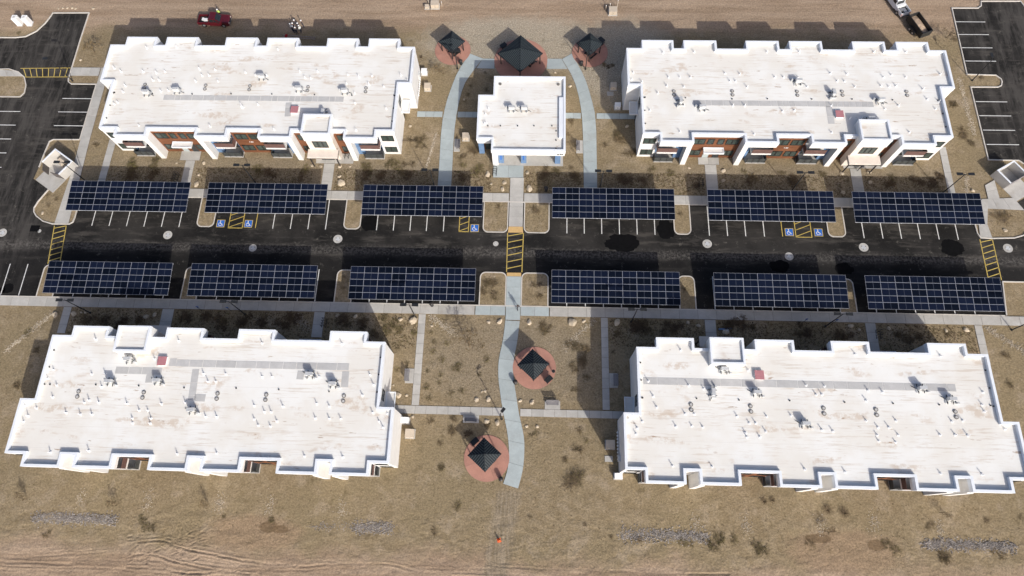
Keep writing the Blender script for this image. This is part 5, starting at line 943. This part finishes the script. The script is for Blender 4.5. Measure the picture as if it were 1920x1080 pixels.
for i, (x, y, h, l) in enumerate(((-19.7, 89.3, 1.1, 'short pale post beside the small tan box on the bare dirt'), (-17.3, 88.9, 1.0, 'short pale post beside the large tan box on the bare dirt'), (12.9, 88.5, 1.2, 'short pale conduit behind the tan box with conduits'), (14.2, 88.6, 1.9, 'tall pale conduit behind the tan box with conduits'), (12.2, 88.3, 1.0, 'low pale conduit at the shaded side of the tan box'))):
    p = MB().cyl((0, 0), .06, 0, h, 8).build('conduit_post', G['tanbox'], None, (x, y, 0)); tag(p, l, 'post', 'posts by the tan boxes'); MB().cyl((0, 0), .075, h, h + .08, 8).build('cap', G['whitebox'], p)
for x, l in ((-94.0, 'tall white cabin box, the one farther from the curved kerb'), (-92.2, 'tall white cabin box, the one nearer the curved kerb')):
    r = empty('portable_cabin', (x, 84.25, 0)); tag(r, l, 'cabin', 'pair of tall white cabins'); bev(MB().box(-.44, .44, -.48, .48, .08, 1.62).build('shell', G['whitebox'], r), .04); bev(MB().box(-.47, .47, -.5, .5, 1.622, 1.76).build('roof', G['whitebox'], r), .05)
    MB().box(-.2, .2, -.2, .2, 1.762, 1.79).build('roof_vent', G['pad'], r); MB().box(-.34, .34, -.505, -.482, .14, 1.5).build('door', G['cap'], r); MB().box(-.5, .5, -.54, .54, 0, .078).build('skid', G['pad'], r)
r = empty('traffic_cone', (-3.8, -1.05, -.03), .3); tag(r, 'small orange traffic cone on the wheel-rutted dirt below the path end', 'cone'); MB().box(-.26, .26, -.26, .26, 0, .05).build('base', G['orange'], r); MB().cyl((0, 0), .19, .05, .75, 14, r1=.05).build('cone_body', G['orange'], r); MB().cyl((0, 0), .125, .36, .5, 14, r1=.1).build('white_band', G['whitebox'], r)
def bike_rack(x, y, rz, label):
    r = empty('bike_rack', (x, y, .06), rz); tag(r, label, 'bike rack', 'black hoop bike racks')
    for k in range(4): mb = MB(); mb.bar((k * .4, 0, 0), (k * .4, 0, .75), .05, .05).bar((k * .4, .6, 0), (k * .4, .6, .75), .05, .05).bar((k * .4, -.02, .77), (k * .4, .62, .77), .05, .05); mb.build('hoop', G['black'], r)
    MB().box(-.1, 1.3, -.03, .03, .0, .04).build('ground_rail', G['black'], r); MB().box(-.1, 1.3, .57, .63, .0, .04).build('ground_rail', G['black'], r)
for x, y, a, l in ((-30.7, 57.0, 1.5, 'black hoop bike rack by the tower entrance of the branch-walkway block'), (55.0, 57.0, 1.5, 'black hoop bike rack by the tower entrance of the jointed-walkway block'), (-6.2, 54.2, 1.5, 'black hoop bike rack on the clubhouse forecourt'), (-30.8, 28.0, 1.5, 'black hoop bike rack in the shade behind the stained-roof block'), (50.9, 28.0, 1.5, 'black hoop bike rack in the shade behind the unbroken-walkway block'), (26.9, 52.6, 1.5, 'black hoop bike rack beside the walk to the jointed-walkway block'), (-58.4, 52.4, 1.5, 'black hoop bike rack beside the walk to the branch-walkway block')): bike_rack(x, y, a, l)
for x, y, l in ((-50.0, 30.2, 'wheelchair sign post farther from the shaded bed lamp, stained-roof block side'), (-45.5, 30.2, 'wheelchair sign post next to the shaded bed lamp, stained-roof block side'), (39.9, 30.2, 'wheelchair sign post farther from the shaded bed lamp, unbroken-walkway block side'), (44.3, 30.2, 'wheelchair sign post next to the shaded bed lamp, unbroken-walkway block side')):
    r = empty('sign_post', (x, y, 0)); tag(r, l, 'sign post', 'wheelchair bay sign posts'); MB().cyl((0, 0), .03, 0, 1.9, 8).build('post', G['black'], r); MB().box(-.16, .16, -.02, -.0, 1.4, 1.9).build('sign_plate', G['blue'], r, (0, .06, 0))
r = empty('lumber_pile', (28.5, 29.0, 0), .1); tag(r, 'blue-edged board lying on rubble in the shaded bed', 'board'); MB().box(-.95, .95, -.12, .12, .05, .12).build('board', G['bluewall'], r); MB().box(-.4, .5, -.5, -.15, .0, .18).build('broken_slab', G['kerb'], r)

# ================================================================== boulders, gravel
def rock_mesh(seed):
    bm = bmesh.new(); bmesh.ops.create_icosphere(bm, subdivisions=2, radius=1)
    for v in bm.verts:
        p = v.co.copy(); k = 1 + .32 * mnoise.noise(p * 1.3 + Vector((seed * 7, 0, 0))) + .12 * mnoise.noise(p * 3.1 + Vector((0, seed * 5, 0))); v.co = Vector((p.x * k, p.y * k * .8, max(-.15, p.z * k * .62)))
    me = bpy.data.meshes.new('boulder'); bm.to_mesh(me); bm.free(); me.materials.append(G['rock']); return me
def zone(x, y):
    if y > 71: return 'near the shelters' if -20 < x < 16 else 'beside the side road' if x < -70 else 'by the kerbed car park edge'
    if y > 58: return 'beside the clubhouse' if -13 < x < 8 else 'between the clubhouse paths and the branch-walkway block' if -22 < x < 0 else 'between the clubhouse paths and the jointed-walkway block' if 0 < x < 22 else 'beside the side walk' if x < 0 else 'by the kerbed car park edge'
    if y > 50.5: return ('before the branch-walkway block, beyond its hooded door' if x < -57 else 'before the branch-walkway block, between its two entrances' if x < -33.5 else 'before the branch-walkway block, clubhouse side of its tower' if x < -14.5 else 'before the clubhouse' if x < 9 else 'before the jointed-walkway block, clubhouse side of its door' if x < 28.5 else 'before the jointed-walkway block, between its two entrances' if x < 51.5 else 'before the jointed-walkway block, beyond its tower')
    if y > 43: return 'on the kerbed island by the refuse enclosure with open gates' if x < -70 else 'on the kerbed island by the shadowed refuse enclosure' if x > 60 else 'on a narrow kerbed island or beside the yellow crossing'
    if y > 31.9: return 'on a kerbed island between lower carports' if abs(x + 3) > 8 else 'on the kerbed islands flanking the pale crossing path'
    if y > 24 and x < -17.3: return 'in the bed behind the stained-roof block, ' + ('by the row-end lamp' if x < -55.3 else 'by the wheelchair signs' if x < -32 else 'by the bike rack')
    if y > 24 and x > 11.4: return 'behind the unbroken-walkway block, ' + ('by the shaded straight walk' if x < 26.4 else 'by the wheelchair signs' if x < 49.7 else 'by the bike rack')
    if y > 15.5: return 'on the sunny garden side of the winding path' if x < -3 else 'around the grill shelter garden' if x < 11 else 'beside the end wall of the unbroken-walkway block'
    if y > 5: return 'near the path-end shelter' if -16 < x < -1 else 'beside the end wall of the stained-roof block' if x < 0 else 'on the open slope beside the unbroken-walkway block'
    return 'on the open dirt below the stained-roof block' if x < -10 else 'on the open dirt below the unbroken-walkway block'
RK = [rock_mesh(s) for s in range(4)]; rb = random.Random(9)
for i, (x, y, rad) in enumerate(BOULDERS):
    o = link('boulder', RK[i % 4], None, (x, y, .02), rb.uniform(0, 6.3)); o.scale = (rad, rad * rb.uniform(.85, 1.15), rad * rb.uniform(.7, 1.0)); big = rad > .36; tag(o, ('large pale buff boulder ' if big else 'small pale buff rock ') + zone(x, y), 'boulder' if big else 'rock', 'large boulders' if big else 'small rocks')
def pebbles(pts, size, mat, name, label):
    base = [(-1, 0, 0), (1, 0, 0), (0, -1, 0), (0, 1, 0), (0, 0, 1), (0, 0, -.4)]; fs = [(0, 2, 4), (2, 1, 4), (1, 3, 4), (3, 0, 4)]
    mb = MB()
    for x, y in pts:
        k = len(mb.v); a = rb.uniform(0, 6.28); s = size * rb.uniform(.55, 1.35); h = s * rb.uniform(.5, .9); ca, sa = math.cos(a), math.sin(a); w2 = rb.uniform(.6, 1)
        for p in base[:5]: X_, Y_ = p[0] * s, p[1] * s * w2; mb.v.append((x + X_ * ca - Y_ * sa, y + X_ * sa + Y_ * ca, .01 + p[2] * h))
        mi = rb.choice((0, 0, 1, 2)) if mat == 'gravel' else 0
        for f in fs: mb.f.append(tuple(k + q for q in f)); mb.m.append(mi)
    o = mb.build(name, [G['gravel'], G['gravel_l'], G['gravel_d']] if mat == 'gravel' else G[mat]); tag(o, label, 'gravel', None, 'stuff'); return o
def rect_pts(x0, x1, y0, y1, n): return [(rb.uniform(x0, x1) + rb.gauss(0, .35), rb.gauss((y0 + y1) / 2, abs(y1 - y0) * .27)) for _ in range(n)]
for x0, y0, x1, y1, n, l in ((-67.4, .75, -56.3, -.65, 1500, 'long purple-grey gravel strip below the stained-roof block'), (-23.4, .75, -18.4, -.6, 750, 'short purple-grey gravel strip below the stained-roof block'), (12.4, 1.0, 23.8, -.6, 1500, 'purple-grey gravel strip below the unbroken-walkway block with a pale mound'), (51.9, .75, 63.6, -.6, 1500, 'purple-grey gravel strip farther from the winding path')): pebbles(rect_pts(x0, x1, y0, y1, n), .105, 'gravel', 'gravel_strip', l)
pebbles([(x, y + .55 * (x + 26) / 9) for x, y in rect_pts(-29.4, -23.4, .6, -.4, 200)], .07, 'gravel', 'gravel_strip', 'thin purple-grey gravel tail leading into the short gravel strip')
pts = []
for px, py in ((-61.64, 2.49), (-52.23, 2.75), (-42.21, 2.68), (-35.27, 2.52), (-25.45, 2.1), (22.43, 1.66), (29.0, 1.67), (38.94, 1.95), (45.97, 2.43), (54.36, 1.84)): pts += [(rb.gauss(px, .38), rb.gauss(py, .75)) for _ in range(90)]
pebbles(pts, .075, 'gravel2', 'gravel_splash', 'buff gravel splash patches under the roof downspouts')
pts = []
for (a, b), wd, n in ((((-72.84, 29.44), (-78.6, 23.2)), .45, 420), (((66.23, 30.17), (72.0, 25.8)), .55, 420), (((71.4, 74.2), (71.64, 63.0)), .5, 480), (((-16.54, 62.0), (-17.7, 55.5)), .28, 220), (((-15.3, 30.0), (-11.5, 27.6)), .6, 260), (((9.34, 29.93), (4.8, 25.6)), .5, 240), (((68.9, 55.2), (68.2, 52.3)), .4, 150), ((-35.5, 29.8), (-33.4, 27.4), ) and (((-35.5, 29.8), (-33.4, 27.4)), .8, 220)):
    for _ in range(n): t_ = rb.random(); pts.append((a[0] + (b[0] - a[0]) * t_ + rb.gauss(0, wd * .5), a[1] + (b[1] - a[1]) * t_ + rb.gauss(0, wd * .5)))
pebbles(pts, .085, 'gravel2', 'stone_ribbon', 'buff stone ribbons winding through the planting')

# ================================================================== plants
def shrub_mesh(seed, leaf, nleaf, ntwig, hgt, lsz):
    rr = random.Random(seed); mb = MB(); tips = []
    for k in range(ntwig):
        a = rr.uniform(0, 6.28); rad = rr.uniform(.3, 1.0) ** .7; h = hgt * rr.uniform(.35, 1.0) * (1 - .4 * rad); m = (rad * .4 * math.cos(a + .2), rad * .4 * math.sin(a + .2), h * .55); tp = (rad * math.cos(a), rad * math.sin(a), h); tips.append((m, tp))
        w = .014
        for p, q in (((0, 0, 0), m), (m, tp)):
            d = Vector(q) - Vector(p); s = d.cross(Vector((0, 0, 1))); s = s.normalized() * w if s.length > 1e-5 else Vector((w, 0, 0)); mb.face([Vector(p) - s, Vector(p) + s, Vector(q) + s * .6, Vector(q) - s * .6], 0)
    for k in range(nleaf):
        m, tp = rr.choice(tips); t_ = rr.uniform(.1, 1.05); c_ = Vector(m).lerp(Vector(tp), t_) + Vector((rr.gauss(0, .07), rr.gauss(0, .07), rr.gauss(0, .05)))
        u = Vector((rr.gauss(0, 1), rr.gauss(0, 1), rr.gauss(0, .7))).normalized(); v = u.cross(Vector((rr.gauss(0, 1), rr.gauss(0, 1), rr.gauss(0, 1)))).normalized(); s = lsz * rr.uniform(.5, 1.3); c_.z = max(.02, c_.z); mb.face([c_ - u * s, c_ + v * s * .5, c_ + u * s, c_ - v * s * .5], 1)
    return mb.mesh('shrub', [G['twig'], G[leaf]])
PR = {'g': [shrub_mesh(1, 'leafg', 300, 34, .34, .055), shrub_mesh(2, 'leafy', 220, 40, .38, .05), shrub_mesh(3, 'leafg', 330, 26, .3, .06)], 'b': [shrub_mesh(4, 'leafb', 240, 44, .3, .05), shrub_mesh(5, 'leafb', 320, 30, .28, .055), shrub_mesh(6, 'leafg', 200, 46, .3, .05)], 'd': [shrub_mesh(7, 'leafd', 520, 40, .36, .062), shrub_mesh(8, 'leafd', 420, 46, .4, .06), shrub_mesh(9, 'leafb', 460, 40, .34, .06)], 'w': [shrub_mesh(10, 'leafb', 120, 90, .7, .05)]}
PL = {'g': 'olive green shrub ', 'b': 'dry brown shrub ', 'd': 'dark russet shrub '}
def tree_meshes(seed, rad, h):
    rr = random.Random(seed); tk = MB(); cr = MB()
    def limb(p, d, L, r0, lev):
        q = p + d * L; n = 6; u = d.orthogonal().normalized(); w = d.cross(u); k = len(tk.v)
        for c_, r_ in ((p, r0), (q, r0 * .62)):
            for i in range(n): a = 6.283 * i / n; tk.v.append(tuple(c_ + (u * math.cos(a) + w * math.sin(a)) * r_))
        for i in range(n): tk.f.append((k + i, k + (i + 1) % n, k + n + (i + 1) % n, k + n + i)); tk.m.append(0)
        if lev < 3:
            for _ in range(rr.choice((3, 4)) if lev else 5): limb(q if rr.random() < .7 else p.lerp(q, .7), (d * .55 + Vector((rr.gauss(0, .75), rr.gauss(0, .75), rr.gauss(.12, .3)))).normalized(), L * rr.uniform(.6, .85), r0 * .58, lev + 1)
        else:
            for _ in range(5):
                t_ = (d + Vector((rr.gauss(0, .6), rr.gauss(0, .6), rr.gauss(0, .4)))).normalized(); e_ = q + t_ * L * .6; s = t_.orthogonal().normalized() * .008; cr.face([q - s, q + s, e_ + s * .5, e_ - s * .5], 0)
                for _ in range(3):
                    c_ = q.lerp(e_, rr.uniform(.3, 1.1)); u2 = Vector((rr.gauss(0, 1), rr.gauss(0, 1), rr.gauss(0, 1))).normalized(); v2 = u2.orthogonal().normalized(); z_ = rr.uniform(.03, .06); cr.face([c_ - u2 * z_, c_ + v2 * z_ * .5, c_ + u2 * z_, c_ - v2 * z_ * .5], 1)
    limb(Vector((0, 0, 0)), Vector((.03, 0, 1)).normalized(), h * .32, .06, 0); return tk.mesh('trunk', G['twig']), cr.mesh('crown', [G['twig'], G['leafb']])
TM = [tree_meshes(3, 1, 2.6), tree_meshes(8, 1, 2.9)]
TL_ = {(-78.69, 78.12): 'bare young tree in the soil strip beside the side road', }
ti = 0
CARP = [(x0, x1, 31.6, 36.8) for x0, x1, l in LO] + [(x0, x1, 45.4, 50.6) for x0, x1, l in UP]
rs_ = random.Random(12); SEEN = []
for x, y, rad, tp in SHRUBS:
    if tp in ('g', 'b', 'd'):
        if any(a - .3 < x < b + .3 and c_ - .3 < y < d + .3 for a, b, c_, d in CARP) or any(math.hypot(x - a, y - b) < .55 for a, b in SEEN): continue
        if y < 6: tp = 'b' if tp == 'd' else tp; rad *= .72
        SEEN.append((x, y)); z = .1 if (31.9 < y < 37.4 or 44 < y < 49.4) else 0
        n = 1 if rad < .7 else 2 if rad < 1.2 else 3                # big clumps are several plants side by side
        for k in range(n):
            a = rs_.uniform(0, 6.28); q = rad * (.5 if n > 1 else 0); o = link('shrub', rs_.choice(PR[tp]), None, (x + q * math.cos(a + k * 2.1), y + q * math.sin(a + k * 2.1) * .7, z), rs_.uniform(0, 6.28)); s = rad * (1 if n == 1 else .72) * rs_.uniform(.85, 1.1); o.scale = (s, s, s * rs_.uniform(.7, 1.0)); tag(o, PL[tp] + zone(x, y), 'shrub', {'g': 'olive shrubs', 'b': 'dry brown shrubs', 'd': 'dark russet shrubs'}[tp])
    elif tp == 't':
        lab = {0: 'bare young tree in the soil strip beside the side road', 1: 'bare wide-spreading young tree in the sunny bed beside the winding path', 2: 'bare young tree near the end wall of the branch-walkway block', 3: 'bare young tree at the corner of the jointed-walkway block'}[ti]; r = empty('young_tree', (x, y, 0), ti * 1.3); s = max(1, rad / 1.25); r.scale = (s, s, s); tag(r, lab, 'tree'); link('trunk', TM[ti % 2][0], r); link('crown', TM[ti % 2][1], r); ti += 1
    else:
        r = empty('staked_sapling', (x, y, 0), rs_.uniform(0, 3)); tag(r, 'thin staked sapling on the open dirt by a gravel patch', 'tree', 'staked saplings'); link('trunk', TM[0][0], r).scale = (.55, .55, .9); link('crown', TM[0][1], r).scale = (.55, .55, .9)
        for q in (-.5, .5): MB().cyl((q, 0), .03, 0, 1.5, 6).build('stake', G['twig'], r); MB().bar((q, 0, 1.3), (0, 0, 1.25), .015, .015).build('tie', G['black'], r)
for i, (x, y, s) in enumerate(((31.72, 4.9, .62), (32.82, 5.1, .55), (40.05, 4.0, .85), (42.21, 3.7, .85), (14.87, -.46, .5))):
    o = link('tumbleweed', PR['w'][0], None, (x, y, 0), i * 1.1); o.scale = (s, s, s); tag(o, 'pale dry tumbleweed ball on the dirt below the unbroken-walkway block', 'tumbleweed', 'tumbleweeds')
# low dry weeds nobody could count
wm = MB(); rw = random.Random(77)
BEDS = [(-70.2, -58, 51.2, 57.6, 420), (-55.6, -36.2, 51.2, 57.4, 620), (-32.4, -16.2, 51.2, 57.2, 620), (-13.2, -7, 51.2, 60, 280), (-1.6, 7.6, 51.2, 56, 380), (10.4, 27.2, 51.2, 58, 620), (29.5, 50.3, 51.2, 57, 620), (52.5, 65, 51.2, 57, 420), (-70, -56.4, 26.2, 30.2, 420), (-54, -33, 26.2, 30.2, 620), (-31, -17.2, 25, 30.2, 420), (11.5, 25.4, 26, 30.2, 420), (27.4, 48.7, 26, 30.2, 620), (50.7, 64.5, 26, 30.2, 420), (-15.7, -5, 17, 30, 700), (3.8, 10.1, 17, 30, 420), (-16, -4, 0, 14.2, 420), (0, 11, -2, 15.2, 420), (-72, -18, -1.5, 4.8, 900), (14, 66, -1.5, 5, 900), (-73, -70.9, 52, 68, 150), (66.8, 72, 52, 86, 500), (-81, -76.8, 75.5, 86, 260), (-19, -14, 50, 78, 350), (10.4, 16, 56, 80, 350), (-90, -70, 5, 29.5, 700), (-7.8, -4.2, 44.5, 49.2, 120), (-1.4, 2.3, 44.5, 49.2, 120), (-7.8, -4.2, 32.2, 37, 150), (-1.5, 2.3, 32.2, 37, 150), (70.5, 76, 45, 49, 140), (-80, -77.5, 45.5, 50, 90)]
for x0, x1, y0, y1, n in BEDS:
    zb = .1 if (31.9 < y0 < 38 or 44 < y0 < 49) else 0
    lush = (51 < y0 < 52) or (24 < y0 < 27)
    for _ in range(int(n * 2.2) if lush else n // 2):
        cx, cy = rw.uniform(x0, x1), rw.uniform(y0, min(y1, y0 + 3.8) if 51 < y0 < 52 else y1); s = rw.uniform(.05, .13) if lush else rw.uniform(.03, .085); m = 0 if rw.random() < .45 else 1 if rw.random() < .7 else 2
        for k in range(3):
            a = rw.uniform(0, 6.28); dx, dy = math.cos(a) * s, math.sin(a) * s; wm.face([(cx - dy * .35, cy + dx * .35, zb), (cx + dy * .35, cy - dx * .35, zb), (cx + dx * 1.2 + dy * .3, cy + dy * 1.2 - dx * .3, zb + s * .7), (cx + dx * 1.2 - dy * .3, cy + dy * 1.2 + dx * .3, zb + s * .7)], m)
tag(wm.build('dry_weeds', [G['leafb'], G['leafd'], G['leafg']]), 'low dry weeds scattered over the planting soil', 'weeds', None, 'stuff')
